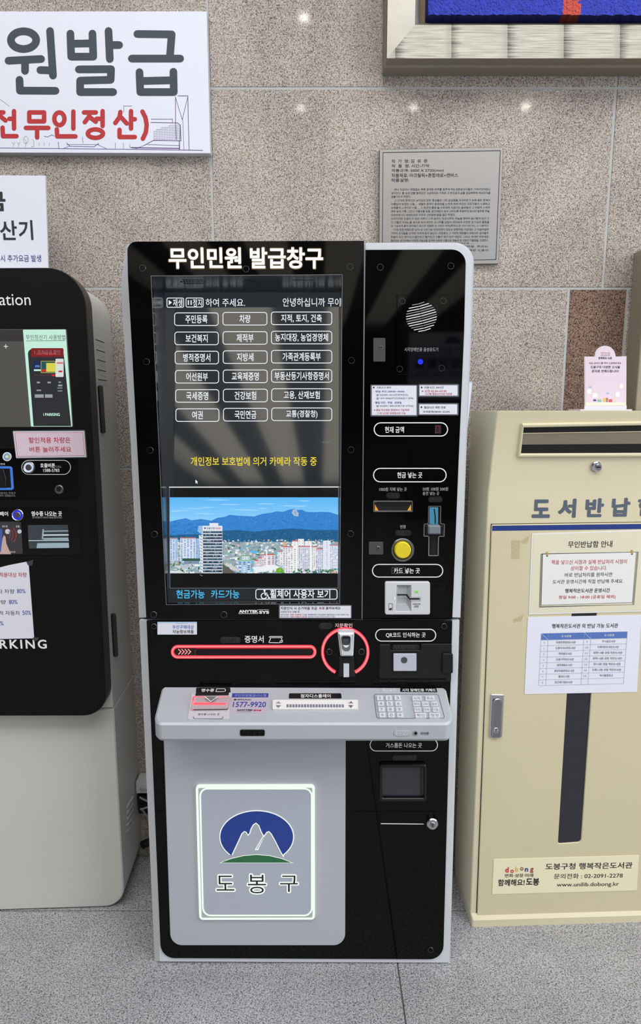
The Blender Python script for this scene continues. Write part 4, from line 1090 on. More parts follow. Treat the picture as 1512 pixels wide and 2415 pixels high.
a.text(M, '영수증 나오는 곳', 74, 1205.5, 146, 1217.5, d, WHITE, .028); a.text(M, '영수증 출력시 좌측의 버튼을 눌러주세요.', 76, 1218, 147, 1223, d, GREYP, .01)
a.text(M, '삼성페이', -22, 1206.5, 19, 1217, d, WHITE, .024)
lp_ = a.build('receipt_panel', pay, 'glossy black inset with receipt outlet')
ringbtn(40.5, 1215, 14, glow('blue_ring', (40, 50, 240), 1.2), STEEL, lp_, 'round steel button with blue light ring')
a = MB(); d = PT + .0022
a.prism(M, M.L(rpoly([(65, 1238.5), (160, 1238), (163.5, 1292), (68, 1294)], 3, 3), d), PT + .001, d, pm('receipt_window', (66, 74, 80), .12), .0004)
RW = glow('receipt_lit', (170, 194, 204), .75); RW2 = glow('receipt_lit_bright', (220, 232, 236), .9)
d += .0004
a.prism(M, M.L([(88, 1281), (162, 1280), (163, 1292), (86, 1293)], d), None, d, RW); a.line(M, [(67.5, 1275), (162, 1274.5)], 1.6, d, RW2)
a.line(M, [(102, 1253), (160, 1252)], 2.6, d, RW); a.line(M, [(103, 1262), (161, 1261.5)], 3, d, RW2); a.prism(M, M.L([(103, 1269), (161, 1268), (161.5, 1273), (102, 1273)], d), None, d, RW); a.line(M, [(102, 1249), (100, 1271)], 3.4, d, RW)
a.build('receipt_window', lp_, 'clear window over the lit receipt outlet')
a = MB(); d = PT + .0018
a.prism(M, M.L(rpoly([(-120, 1231), (49, 1230), (54, 1306), (-116, 1308)], 4, 3), d), PT + .001, d, pm('picture_plate', (64, 62, 66), .3)); d += .0003
a.prism(M, M.L(rr(-6, 1247, 5.5, 1303, 2), d), None, d, pm('phone_blue', (74, 98, 170), .4)); a.prism(M, M.L([(6, 1270), (9, 1262), (13, 1266), (15, 1282), (21, 1296), (26, 1307), (-2, 1307), (2, 1300)], d + .0003), None, d + .0003, pm('hand_print', (206, 176, 168), .5))
a.flat(M, M.L(circ(18, 1253.5, 6, 16), d), d, pm('dot_print', (210, 214, 226), .5)); a.flat(M, M.L(circ(46, 1253.5, 5, 16), d), d, pm('dot_print', (210, 214, 226), .5))
for r_ in (12, 19, 26): a.line(M, [(12 + r_ * math.cos(math.radians(t)), 1262 + r_ * math.sin(math.radians(t))) for t in range(-45, 50, 12)], 1.8, d + .0002, pm('wave_red', (168, 72, 72), .5))
a.text(M, '영수증', 5, 1239, 18, 1244, d, WHITE); a.text(M, '호출', 37, 1239, 46, 1244, d, WHITE); a.text(M, '영수증', 24, 1299.5, 36, 1304, d, WHITE)
a.build('picture_plate', lp_, 'printed plate with a hand holding a phone')
# taped sheet
a = MB(); d = PT + .0015
a.prism(M, M.L([(-150, 1378), (20, 1333), (67, 1324), (80.5, 1505.5), (-150, 1510)], d), PT + .0006, d, PAPER); d += .0004
a.text(M, '할인 적용대상 차량', -26, 1350, 63, 1361, d, REDINK, .004, 0)
a.text(M, '장애인·국가유공자 차량', -95, 1389.5, 34, 1400, d, INK2, 0.0); a.text(M, '80%', 40, 1389, 60, 1399, d, BLUEINK)
a.text(M, '저공해 차량', -60, 1415, 14, 1425, d, INK2); a.text(M, '80%', 21, 1414.5, 41, 1424.5, d, BLUEINK)
a.text(M, '다자녀·공무 목적 자동차', -80, 1440.5, 47, 1451, d, INK2); a.text(M, '50%', 53, 1440, 73.5, 1450, d, BLUEINK)
a.text(M, '50%', -13, 1465, 8, 1475, d, BLUEINK)
TAPE = pm('grey_tape', (64, 64, 66), .4)
a.prism(M, M.L([(62, 1325), (79, 1320), (76, 1334), (66, 1333)], d), PT + .0006, d, TAPE); a.prism(M, M.L([(78, 1503), (92, 1504), (88, 1511), (80, 1512)], d), PT + .0006, d, TAPE)
a.build('taped_sheet', pay, 'white sheet of discount rates taped to the panel')
# flank details
fl0, fl1 = M.w((xr - .002, zs), 0), M.w((xr - .016, zt), 0)
FL = Frame(fl0, -M.N, fl1 - fl0)
FLow = Frame(M.w((xr, 0), 0), -M.N, (0, 0, 1))
VSL = pm('vent_shade', (198, 198, 194), .5)
for i, (u0, v0, u1, v1) in enumerate([(225.5, 800.5, 246, 808), (227.5, 824.5, 247.5, 831), (229, 848, 249, 853.5), (230.5, 871.5, 250.2, 876), (232, 894.8, 251.8, 898)]):
    b = MB(); dd = .0004
    b.prism(FL, FL.L([(u0, v0), (u1, v1), (u1 + 1.2, v1 + 14), (u0 + 2, v0 + 11)], dd), -.004, dd, VSL); b.line(FL, [(u0, v0), (u1, v1)], 1.8, dd + .0004, BLK_HOLE); b.build('vent', ub)
for (p0, p1, par) in [((236.5, 909), (246, 1022), ub), ((267.5, 1446.5), (275.5, 1549), ub)]:
    b = MB(); w_ = 9
    b.prism(FL, FL.L(rpoly([(p0[0] - 3, p0[1]), (p0[0] + w_ - 2.5, p0[1]), (p1[0] + w_ - 5, p1[1]), (p1[0] - 5, p1[1])], 4, 4), .004), -.003, .004, BLK_SOFT, .001)
    b.build('flank_handle', pay, 'long black handle on the right flank')
for i in range(5):
    b = MB(); v = 1888 + i * 15
    b.prism(FLow, FLow.L([(302 - 0.4 * i, v + 13), (315.5 - 0.4 * i, v - 11), (316, v - 7), (303, v + 18)], .004), -.004, .004, PWH, .0012); b.build('vent', lb)

# ------------------------------------------------------------------ book return box on the right
b0 = on_floor(1113, 2188); b1 = on_floor(1512, 2176)
bx = (b1 - b0); bx.z = 0; bx.normalize()
B = Frame(b0, bx, (0, 0, 1))
box = thing('book_return_box', (b0.x + .25, b0.y + .1, 0), 'cream steel book return box right of the kiosk with dark window strip', 'book return')
CREAMB = pm('cream_steel', (212, 203, 172), 0.45, vary=0.035, vscale=5)
CREAMD = pm('cream_door', (207, 197, 163), 0.42, vary=0.03, vscale=5)
BD = -0.014; BW = B.l(1642, 1229, BD)[0] + .014
zc_ = B.l(1140, 1164, BD)[1]; HT = 1.368
ovh = 0.042
a = MB()
# body: outline in plan with a rounded left corner, lifted
def plan(dfront, x0, r, back=-0.186):
    pts = rpoly([(x0, dfront), (BW, dfront), (BW, back), (x0, back)], [r, .012, 0, 0], 6)
    return pts
def lift(pts, z, shift=0.0):
    return [B.O + B.X * x + B.N * (y + (shift if y > -0.1 else 0)) + Vector((0, 0, z)) for x, y in pts]
xl0 = B.l(1108.5, 2160, BD)[0]
P0 = plan(-0.002, 0.0, .006); P1 = plan(BD, xl0, .004)
zpl = B.l(1113, 2163, 0)[1]
rings = [lift(P0, 0.0), lift(P0, zpl - .012), lift(P1, zpl), lift(P1, zc_), lift(P1, HT - .004, ovh), lift([(x * .998 + .001, y * .985) for x, y in P1], HT, ovh)]
rings = [r[::-1] for r in rings]
a.loft(rings, CREAMB); a.cap(rings[-1], CREAMB); a.cap(rings[0][::-1], CREAMB)
bodyo = a.build('box_body', box, 'cream body with forward leaning head')
# leaning head frame
Hh = Frame(B.w((0, zc_), BD), B.X, (B.w((0, HT - .004), BD + ovh) - B.w((0, zc_), BD)))
a = MB()
CREAML = pm('cream_edge', (214, 206, 172), .4)
o_ = [(1232, 1000), (1620, 993), (1618, 1078), (1221.5, 1079)]; i_ = [(1236, 1009), (1616, 1002), (1612, 1069), (1229.5, 1070.5)]
a.prism(Hh, [Hh.L(o_, .006), Hh.L(i_, .006)], 0, .006, CREAML, .0025)
slot = a.build('return_slot', box, 'wide book return slot in the head')
a = MB(); a.prism(Hh, Hh.L([(1234, 1007), (1618, 1000), (1614, 1071), (1227.5, 1072.5)], .0008), None, .0008, BLK_HOLE)
a.build('slot_hollow', slot, 'dark slot opening')
a = MB(); FLP = pm('slot_flap', (128, 122, 104), .45)
a.prism(Hh, Hh.L([(1233, 1022.5), (1616, 1017), (1613, 1046), (1230.5, 1048.5)], .0016), .0008, .0016, FLP); a.line(Hh, [(1233, 1022), (1616, 1016)], 1.6, .003, CREAML); a.build('slot_flap', slot, 'drab inner flap')
a = MB(); a.prism(Hh, Hh.L(circ(1409, 1101.5, 12.4, 28), .006), 0, .006, CHROME, .002); a.prism(Hh, Hh.L(circ(1412, 1102, 7.5, 22), .008), .006, .008, STEEL, .001); a.prism(Hh, Hh.L(rr(1406.5, 1100.5, 1416.5, 1103.5, 1.2), .0085), None, .0085, BLK_HOLE)
a.build('lock', box, 'round chrome lock on the head')
SLATE = pm('slate_letters', (84, 94, 108), .5)
a = MB(); d = BD + .0006
for t, u0, v0, u1, v1 in [('도', 1255, 1178, 1298, 1221.5), ('서', 1317, 1176, 1359, 1221), ('반', 1381, 1175, 1424.5, 1219.5), ('납', 1443, 1174, 1486.5, 1218.5), ('함', 1504.5, 1173, 1549, 1217)]:
    a.text(B, t, u0, v0, u1, v1, d, SLATE, .045)
a.build('title_lettering', box, 'grey lettering on the box', smooth=False)
# door
dpx = [(1160, 1237.5), (1640, 1231), (1600, 2147), (1125.5, 2162)]
a = MB(); GAPM = BLK_HOLE
win = [(1349.5, 1440), (1408, 1440), (1370.5, 1986), (1316.5, 1990)]
wl = rpoly(win, [2, 2, 7, 5], 4)
a.prism(B, B.L([(1157.8, 1235.3), (1642, 1229), (1602, 2149.5), (1122.5, 2164)], BD + .0004), None, BD + .0004, GAPM)
DF = BD + .004
a.prism(B, [B.L(rpoly(dpx, 3, 3), DF), B.L(wl, DF)], BD, DF, CREAMD, .0016)
a.prism(B, B.L([(1161.5, 1240), (1640, 1234), (1640, 1246), (1161, 1252)], DF + .0004), None, DF + .0004, pm('blue_stripe', (32, 56, 128), .4, vary=.08, vscale=30))
STAIN = pm('tape_residue', (188, 176, 138), .6, vary=.25, vscale=300)
a.prism(B, B.L(rpoly([(1207, 1274), (1227, 1274), (1225, 1318), (1206, 1318)], 1, 2), DF + .0003), None, DF + .0003, STAIN)
a.prism(B, B.L([(1229, 1276), (1250, 1262), (1243, 1282), (1230, 1281)], DF + .0003), None, DF + .0003, STAIN)
a.prism(B, B.L([(1212, 1461), (1235, 1450), (1230, 1465), (1211, 1468)], DF + .0003), None, DF + .0003, STAIN)
doorb = a.build('door', box, 'tall cream door with dark window strip')
a = MB(); a.prism(B, B.L(win, BD + .0012), None, BD + .0012, pm('dark_window', (44, 46, 52), .25, vary=.12, vscale=60)); a.build('window_strip', doorb, 'dark narrow window strip')
# handle
a = MB(); hp = [(1159, 1638), (1189.5, 1638.5), (1185, 1739), (1154, 1738)]
a.prism(B, B.L(rpoly(hp, [2, 2, 3, 3], 3), DF + .004), DF, DF + .004, CHROME, .0012)
hd = a.build('handle', doorb, 'chrome paddle handle')
a = MB(); a.prism(B, B.L(rpoly([(1164, 1648), (1186, 1648), (1182, 1741), (1160, 1741)], [11, 11, 4, 4], 6), DF + .009), DF + .004, DF + .009, STEEL, .0018); pd = a.build('paddle', hd)
a = MB(); a.prism(B, B.L(circ(1170.5, 1723, 6.6, 18), DF + .010), DF + .009, DF + .010, CHROME, .0006); a.line(B, [(1170.5, 1719), (1170, 1727)], 1.6, DF + .0104, INK2); a.build('key_lock', hd)
# upper notice
IVORY = pm('ivory_paper', (222, 216, 190), .5); NW = pm('notice_white', (230, 229, 226), .5)
d = DF + .0012
a = MB(); a.prism(B, B.L([(1254.8, 1258.5), (1535, 1249), (1523, 1442), (1247.6, 1449.5)], d), DF, d, NW)
a.prism(B, B.L([(1258, 1261), (1532, 1251.8), (1520.5, 1439.3), (1251, 1446)], d + .0003), None, d + .0003, IVORY)
d += .0006
T_ = -.02
a.text(B, '무인반납함 안내', 1340, 1276.5, 1444.5, 1292, d, INK, .012, -1.5)
for k, o in enumerate((0, 1.5, 3.2)):
    a.outline(B, [(1275.5 + o, 1306.5 - o * .3), (1506.5 - 3.2 + o, 1301.5 + 0), (1496 - 3.2 + o, 1426 + 0), (1271.5 + o, 1432.5 - o * .5)], .7, d + .0001 * k, INK2)
a.prism(B, B.L([(1280, 1306.5), (1501, 1302), (1492, 1421), (1276.5, 1427.5)], d + .0004), None, d + .0004, NW); a.outline(B, [(1280, 1306.5), (1501, 1302), (1492, 1421), (1276.5, 1427.5)], .7, d + .0006, INK2)
d += .0008
for u, v in [(1290.8, 1306.5), (1491, 1302)]: a.rect(B, u - 2, v - 5, u + 2, v + 5, d, pm('clip_gold', (196, 150, 70), .4)); a.rect(B, u - 2, v + 4, u + 2, v + 6, d + .0002, INK2)
for t, u0, v0, u1, v1, mm, wt in [('책을 넣으신 시점과 실제 반납처리 시점이', 1301, 1321, 1478.5, 1331.5, REDINK, 0), ('상이할 수 있습니다.', 1346.5, 1335, 1432, 1345.5, REDINK, 0), ('바로 반납처리를 원하시면', 1332.5, 1351, 1444, 1361, INK, 0),
                                  ('도서관 운영시간에 직접 반납해 주세요.', 1304, 1367.5, 1470.5, 1377, INK, 0), ('행복작은도서관 운영시간', 1333, 1388.5, 1439, 1398.5, INK, .012), ('평일 9:00 - 18:00 (공휴일 제외)', 1318, 1404.5, 1452, 1414, REDINK, .004)]:
    a.text(B, t, u0, v0, u1, v1, d, mm, wt, -(u1 - u0) * .012)
a.build('upper_notice', doorb, 'ivory notice about returns taped on the door')
# lower notice with table
d = DF + .0012
a = MB(); a.prism(B, B.L([(1245.3, 1455.7), (1513, 1450), (1502.5, 1632), (1237.3, 1637.3)], d), DF, d, PAPER); d += .0005
a.text(B, '행복작은도서관 외 반납 가능 도서관', 1302, 1471.5, 1458, 1482, d, INK, .01, -1.5)
tl, tr, br_, bl_ = Vector((1277, 1494)), Vector((1480, 1489.5)), Vector((1471, 1612)), Vector((1271, 1617))
def tq(x, y): p = (tl * (1 - x) + tr * x) * (1 - y) + (bl_ * (1 - x) + br_ * x) * y; return (p.x, p.y)
TB = pm('table_blue', (84, 116, 186), .5); TLN = pm('table_line', (150, 164, 200), .5)
hy = .125; cx_ = [0, .083, .5, .58, 1]
a.prism(B, B.L([tq(0, 0), tq(1, 0), tq(1, hy), tq(0, hy)], d), None, d, TB)
for i in range(9):
    y = hy + (1 - hy) * i / 8; a.line(B, [tq(0, y), tq(1, y)], .7, d + .0002, TLN)
for x in cx_: a.line(B, [tq(x, 0), tq(x, 1)], .7, d + .0002, TLN)
a.line(B, [tq(0, 0), tq(.083, hy)], .6, d + .0003, WHITE); a.line(B, [tq(.5, 0), tq(.58, hy)], .6, d + .0003, WHITE)
def cell(x0, x1, row, t, wpx, mm, hh=5.6):
    c = tq((x0 + x1) / 2, row); a.text(B, t, c[0] - wpx / 2, c[1] - hh / 2, c[0] + wpx / 2, c[1] + hh / 2, d + .0004, mm, .004)
cell(.083, .5, hy / 2, '도서관명', 23, WHITE); cell(.58, 1, hy / 2, '도서관명', 23, WHITE)
Lf = ['도봉문화정보도서관', '도봉아이나라도서관', '학마을도서관', '도봉기적의도서관', '쌍문채움도서관', '원당마을한옥도서관', '둘리도서관', '김근태기념도서관']
Rt = ['무수골도서관', '지혜의등대 작은도서관', '쌍문1-4동 공립 작은도서관', '방학1-2동 공립 작은도서관', '창1-5동 공립 작은도서관', '도봉1-2동 공립 작은도서관', '북서울중학교']
for i in range(8):
    y = hy + (1 - hy) * (i + .5) / 8
    cell(0, .083, y, str(i + 1), 2.2 if i else .9, GREYP, 4.6); cell(.083, .5, y, Lf[i], 5.2 * len(Lf[i]), INK2)
    if i < 7: cell(.5, .58, y, str(i + 9), 2.4 if i == 0 else 6, GREYP, 4.6); cell(.58, 1, y, Rt[i], (5.2 if i in (0, 6) else 4.55) * len(Rt[i]), INK2)
a.build('lower_notice', doorb, 'white notice with blue headed library table')
# bottom label
d = DF + .0012
a = MB(); YLW = pm('pale_yellow_label', (236, 228, 194), .4)
a.prism(B, B.L([(1164.6, 2027), (1507.5, 2017.5), (1502, 2100), (1161, 2109)], d), DF, d, YLW); d += .0005
for t, u0, v0, u1, v1, c in [('d', 1192, 2045, 1200, 2058, (196, 40, 50)), ('o', 1204, 2051, 1212, 2059, (206, 50, 60)), ('b', 1215.5, 2044, 1223, 2056, (222, 190, 110)), ('o', 1227, 2045, 1235, 2053.5, (130, 120, 70)), ('n', 1238, 2047.5, 1246, 2056, (60, 60, 130)), ('g', 1250.5, 2047, 1258.5, 2059, (160, 60, 80))]:
    a.text(B, t, u0, v0, u1, v1, d, pm('letter_%d_%d_%d' % c, c, .5), .03)
a.text(B, '변화·성장·미래', 1191, 2061, 1258, 2069.5, d, INK2, .012, -.8); a.text(B, '함께해요!', 1175, 2074, 1237.5, 2090, d, INK, .02, -1); a.text(B, '도봉', 1241, 2071, 1272, 2088.5, d, INK, .03)
a.text(B, '도봉구청 행복작은도서관', 1287, 2036.5, 1492, 2051.5, d, INK, .012, -3.5); a.text(B, '문의전화 : 02-2091-2278', 1307, 2061, 1469, 2073, d, INK, .003, -2.5); a.text(B, 'www.unilib.dobong.kr', 1313.5, 2082, 1460, 2094, d, INK, .003, -2)
a.build('contact_label', doorb, 'pale yellow contact label low on the door')

# sign holder standing on the box
sy = 1.60
A = Frame((0, sy, HT), (1, 0, 0), (0, 0, 1))
p = on_y(1428, 962, sy)
hold = thing('sign_holder', (p.x, sy, HT), 'small pink notice in a clear stand on top of the cream box', 'sign stand')
PINK = pm('pink_sheet', (226, 208, 222), .45); CLR = pm('acrylic_rim', (224, 220, 226), .12)
arch = [(1378.5, 841), (1402.5, 841), (1404, 836)] + [(1427.5 - 24 * math.cos(math.radians(t)), 838 - 22.5 * math.sin(math.radians(t))) for t in range(10, 171, 10)] + [(1451.5, 836), (1453, 841), (1478, 840), (1477.5, 957), (1379.5, 958)]
a = MB(); a.prism(A, A.L(arch, 0), -.003, 0, CLR, .0006, back=True)
l = clean(A.L(arch, .0003)); l = l if sarea(l) > 0 else l[::-1]; a.prism(A, inset(l, .0022), None, .0003, PINK); 
d = .0006
a.prism(A, A.L([(1381.5, 949), (1475.5, 948.5), (1475.5, 956), (1381.5, 956.5)], d), None, d, pm('cream_strip', (232, 226, 206), .5))
for t, u0, v0, u1, v1, mm, wt in [('dobong', 1417, 830, 1439, 835, pm('pastel_print', (196, 140, 140), .5), .01), ('변화·성장·미래', 1417.5, 836, 1438.5, 839.5, INK2, 0), ('함께해요 도봉', 1411.5, 841.5, 1443.5, 847.5, INK2, .02), ('지금 QR코드를 찍어 신청해보세요.', 1389, 854, 1466.5, 859, pm('purple_print', (110, 40, 110), .5), .01),
                                  ('도봉구의 다양한 소식을', 1393, 862.5, 1462.5, 869, INK, .016), ('문자로 전해드립니다!', 1396, 872, 1459.5, 878.5, INK, .016)]:
    a.text(A, t, u0, v0, u1, v1, d, mm, wt)
for u0, v0, u1, v1, c in [(1389, 911, 1396, 914, (150, 186, 214)), (1430, 926, 1437, 929, (150, 186, 214)), (1384.5, 918, 1395, 929, (238, 236, 240)), (1397.5, 927, 1409, 938, (238, 236, 240)), (1461, 906, 1470, 916, (240, 236, 226)), (1451.5, 925, 1462, 936, (238, 236, 240))]:
    a.rect(A, u0, v0, u1, v1, d, pm('pastel_%d_%d' % (c[0], c[2]), c, .5), r=1.5)
for u, v, w_, h_, c in [(1403, 944, 5, 3, (64, 70, 150)), (1414, 945, 7, 4, (130, 190, 160)), (1426, 943, 5, 6, (226, 190, 90)), (1432, 943, 3, 7, (150, 120, 110)), (1440, 945, 6, 5, (210, 90, 84)), (1451, 942, 4, 8, (236, 206, 190))]:
    a.prism(A, A.L(rr(u - w_ / 1.4, v - h_ / 1.4, u + w_ / 1.4, v + h_ / 1.4, 1.5), d), None, d, pm('doodle_%d_%d' % (c[0], c[2]), c, .5))
a.build('sheet', hold, 'pink notice sheet with rounded tab')
zb_ = A.l(1379, 957.5, 0); 
a = MB(); ax0 = A.l(1379, 957, 0)[0]; ax1 = A.l(1478, 957, 0)[0]; bz = HT + .0002
zz = A.w(A.l(1379, 957.5, 0), 0).z
a.box(ax0 - .022, sy - .03, bz, ax1, sy + .045, bz + .0035, CLR)
if zz > bz + .003: a.box(ax0, sy - .001, bz, ax1, sy + .0035, zz + .001, CLR)
a.build('stand_foot', hold, 'clear foot of the stand')

# tan cabinet at the right
TAN = pm('tan_steel', (150, 141, 122), .5, vary=.04, vscale=12)
q = on_y(1497, 595, WY - .004)
a = MB(); FC = Frame((q.x, 0, 0), (0, -1, 0), (0, 0, 1))
a.prism(Frame((0, 0, 0), (1, 0, 0), (0, 0, 1)), rpoly([(q.x, 0), (q.x + .5, 0), (q.x + .5, q.z), (q.x, q.z)], [0, 0, .01, .004], 3), -(WY - .004), -(WY - .075), TAN, .002, back=True)
tag(a.build('tall_cabinet'), 'tall tan steel cabinet against the wall behind the cream box', 'cabinet')

# ------------------------------------------------------------------ wall signs
SGN = pm('sign_white', (226, 229, 240), .5); SGE = pm('sign_edge', (196, 198, 200), .5)
WS = Frame((0, WY - .022, CAMH), (1, 0, 0), (0, 0, 1))
a = MB(); a.prism(WS, WS.L([(-900, 27), (487.5, 26.5), (496, 361.5), (-900, 357)], 0), -.0215, 0, SGN, .0004, sm=SGE)
SLT = pm('sign_slate', (56, 66, 78), .55); SRED = pm('sign_red', (184, 44, 48), .55); d = .0005
def oval(u, v, rx, ry, n=20): return [(u + rx * math.cos(2 * math.pi * i / n), v + ry * math.sin(2 * math.pi * i / n)) for i in range(n + 1)]
a.brush(WS, [oval(55.5, 94.5, 30, 21), [(20, 143), (97, 139)], [(59, 141), (59, 167)], [(118, 73), (125, 178)], [(95, 165), (121, 166)], [(46, 188), (47, 213.5), (131, 214)]], 18, d, SLT)
a.brush(WS, [[(166, 79), (168, 133)], [(218, 79), (220, 133)], [(167, 103), (219, 102)], [(168, 133.5), (220, 133.5)], [(256, 73), (259, 139)], [(259, 106), (281, 106)], [(186, 163.5), (262, 163), (261, 188), (189, 190), (189, 217), (267, 217)]], 18, d, SLT)
a.brush(WS, [[(324, 80), (405, 81), (401, 132)], [(311, 138), (425, 138)], [(329, 170), (331, 217)], [(409, 169), (410, 217)], [(330, 191), (409, 189)], [(331, 217), (410, 217)]], 18, d, SLT)
for t, u0, u1 in [('무', -470, -345), ('인', -312, -185), ('민', -150, -25)]: a.text(WS, t, u0, 66, u1, 224, d, SLT, .05)
a.text(WS, '(사', -118, 258, -26, 333, d, SRED, .05)
a.brush(WS, [[(-20, 265), (8, 265)], [(-6, 267), (-14, 286)], [(-2, 272), (13, 284)], [(33, 262), (33, 303)], [(22, 280), (33, 280)], [(6, 301), (7, 321), (39, 321)]], 10.5, d, SRED)
a.brush(WS, [[(69, 265), (104, 265), (104, 286), (69, 286), (69, 265)], [(61, 301.5), (114, 301.5)], [(87.5, 302), (87.5, 324)]], 10.5, d, SRED)
a.brush(WS, [oval(140, 280, 12, 15), [(173, 263), (173, 303)], [(134, 305), (135, 321.5), (178, 321.5)]], 10.5, d, SRED)
a.brush(WS, [[(198, 265), (226, 265)], [(212, 266), (210, 275), (200, 288)], [(213, 277), (226, 287)], [(228, 280), (241, 280)], [(242, 262), (242, 297)], oval(225, 315, 18, 10)], 10.5, d, SRED)
a.brush(WS, [[(284, 264), (282, 276), (272, 290)], [(286, 277), (299, 291)], [(309, 262), (309, 303)], [(310, 281), (318, 281)], [(282, 306), (282, 323), (318, 323)]], 10.5, d, SRED)
a.brush(WS, [[(336, 263), (343, 277), (346, 294), (344, 312), (337, 327)]], 10.5, d, SRED)
LN1 = pm('sign_purple', (96, 64, 128), .55); LN2 = pm('sign_blue', (72, 84, 150), .55); LN3 = pm('sign_olive', (130, 132, 80), .55); d2 = .0003
for pts, mm, w_ in [([(0, 349), (100, 350), (310, 352)], LN2, 1.4), ([(310, 352), (478, 354.5)], LN1, 1.6), ([(414, 228), (414, 288), (416, 330)], LN1, 1.5), ([(420, 226), (443, 226), (446, 353)], LN1, 1.5), ([(414, 230), (430, 282), (443, 228)], LN1, 1.2), ([(424, 353), (425, 300)], LN1, 1), ([(434, 353), (431, 282)], LN1, 1),
                    ([(356, 281), (407, 281), (407, 289)], LN1, 1.2), ([(356, 288.5), (420, 290), (425, 296), (427, 331)], LN1, 1.5), ([(292, 265), (292, 250), (311, 250)], LN1, 1), ([(340, 343), (362, 331), (427, 332)], LN1, 1.5), ([(348, 341), (422, 343)], LN1, 1), ([(310, 348), (422, 350)], LN1, 2.2), ([(422, 332), (423, 352)], LN1, 1.3), ([(306, 340), (306, 347), (322, 350), (340, 343)], LN1, 1),
                    ([(157, 337), (165, 345), (222, 346), (233, 338)], LN2, 1.3), ([(157, 341), (233, 341)], LN2, 1), ([(150, 350), (165, 344)], LN2, 1), ([(252, 351), (232, 342)], LN2, 1), ([(194, 323), (196, 338)], LN2, 1), ([(137, 335), (139, 350)], LN2, 1.3), ([(272, 337), (272, 350)], LN2, 1), ([(291, 337), (291, 350)], LN2, 1), ([(104, 321), (112, 323), (122, 318), (128, 321)], LN2, 1.2),
                    ([(60, 346), (62, 334), (58, 328)], LN3, .8), ([(76, 328), (80, 333), (80, 345), (74, 346)], LN3, .8), ([(28, 335), (32, 340), (36, 335)], LN3, .8), ([(32, 347), (32, 340)], LN3, .8), ([(40, 335), (44, 340), (48, 335)], LN3, .8), ([(44, 347), (44, 340)], LN3, .8), ([(92, 336), (92, 344)], LN2, .7), ([(104, 336), (104, 344)], LN2, .7), ([(116, 336), (116, 344)], LN2, .7), ([(0, 234), (22, 250)], LN3, .9)]:
    a.line(WS, pts, w_, d2, mm)
a.outline(WS, circ(61, 330, 6, 14, 9), .8, d2, LN3)
for i in range(11):
    for j in range(9):
        u0 = 362 + i * 6; v0 = 296 + j * 4 - (i - 5) * .3
        if v0 > 300 - (i - 3) * 2: a.line(WS, [(u0, v0 + 1.5), (u0 + 4.6, v0 - .5)], .8, d2, LN1)
tag(a.build('wall_sign', smooth=False), 'large white wall sign with huge dark slate letters and red line below', 'sign')

FS = Frame((0, 1.70, CAMH), (math.cos(.012), math.sin(.012), 0), (0, 0, 1))
zt2 = zt
a = MB()
tl_ = FS.l(103, 414, 0); br2 = FS.l(113.5, 632, 0)
bw = [(tl_[0] - .75, zt2 + .001 - CAMH), (br2[0] - .001, zt2 + .001 - CAMH), (tl_[0] + .004, tl_[1]), (tl_[0] - .75, tl_[1] + .001)]
a.prism(FS, bw, -.006, 0, SGN, .0004, back=True, sm=SGE); d = .0005
BKS = pm('board_ink', (44, 46, 52), .55)
a.text(FS, '금', -34, 452, 13, 498, d, BKS, .03); a.text(FS, '주차요', -170, 452, -40, 498, d, BKS, .03); a.text(FS, '정', -46, 519, -4, 568, d, BKS, .02); a.text(FS, '산', 0, 520, 40, 566, d, BKS, .02); a.text(FS, '기', 44, 519, 77.5, 566, d, BKS, .02)
a.text(FS, '시 추가요금 발생', 1, 601, 97, 617.5, d, pm('board_blue', (60, 66, 140), .55), .006); a.text(FS, '초과', -36, 601, -4, 617.5, d, pm('board_blue', (60, 66, 140), .55), .006)
tag(a.build('sign_board', smooth=False), 'small white sign board standing on top of the parking pay station', 'sign')

# steel plaque
PLQ = bpy.data.materials.new('brushed_plaque'); PLQ.use_nodes = True
nt = PLQ.node_tree; b_ = nt.nodes['Principled BSDF']; b_.inputs['Metallic'].default_value = 1.0; b_.inputs['Roughness'].default_value = .34; b_.inputs['Base Color'].default_value = L4((190, 190, 192))
tcn = nt.nodes.new('ShaderNodeTexCoord'); mpn = nt.nodes.new('ShaderNodeMapping'); mpn.inputs['Scale'].default_value = (14, 14, 900); nn_ = nt.nodes.new('ShaderNodeTexNoise'); nn_.inputs['Scale'].default_value = 1.0; nn_.inputs['Detail'].default_value = 3
bp_ = nt.nodes.new('ShaderNodeBump'); bp_.inputs['Strength'].default_value = .07; bp_.inputs['Distance'].default_value = .002
nt.links.new(tcn.outputs['Object'], mpn.inputs['Vector']); nt.links.new(mpn.outputs['Vector'], nn_.inputs['Vector']); nt.links.new(nn_.outputs['Fac'], bp_.inputs['Height']); nt.links.new(bp_.outputs['Normal'], b_.inputs['Normal'])
b_.inputs['Anisotropic'].default_value = .6
PQ = Frame((0, WY - .014, CAMH), (1, 0, 0), (0, 0, 1))
a = MB(); a.prism(PQ, PQ.L([(895, 352), (1187.5, 346.5), (1176, 622), (893.5, 626)], 0), -.0135, 0, PLQ, .0012, sm=STEEL)
d = .0005
a.outline(PQ, [(903, 359), (1181, 354.5), (1170.5, 613), (901, 617)], 1.5, d, INK)
for t, u0, v0, u1, v1 in [('작  가  명: 김  유  준', 923.5, 376, 1008.5, 384.5), ('작  품  명: 시간-기억', 923.5, 387.5, 1011.5, 395.5), ('작품규격: 5000 X 2720(mm)', 923.5, 398.5, 1047, 407), ('작품재료: 아크릴릭+혼합재료+캔버스', 923.5, 409, 1080.5, 418.5), ('작품설명:', 923, 421, 965, 429.5)]:
    a.text(PQ, t, u0, v0, u1, v1, d, INK, .008, -.7)
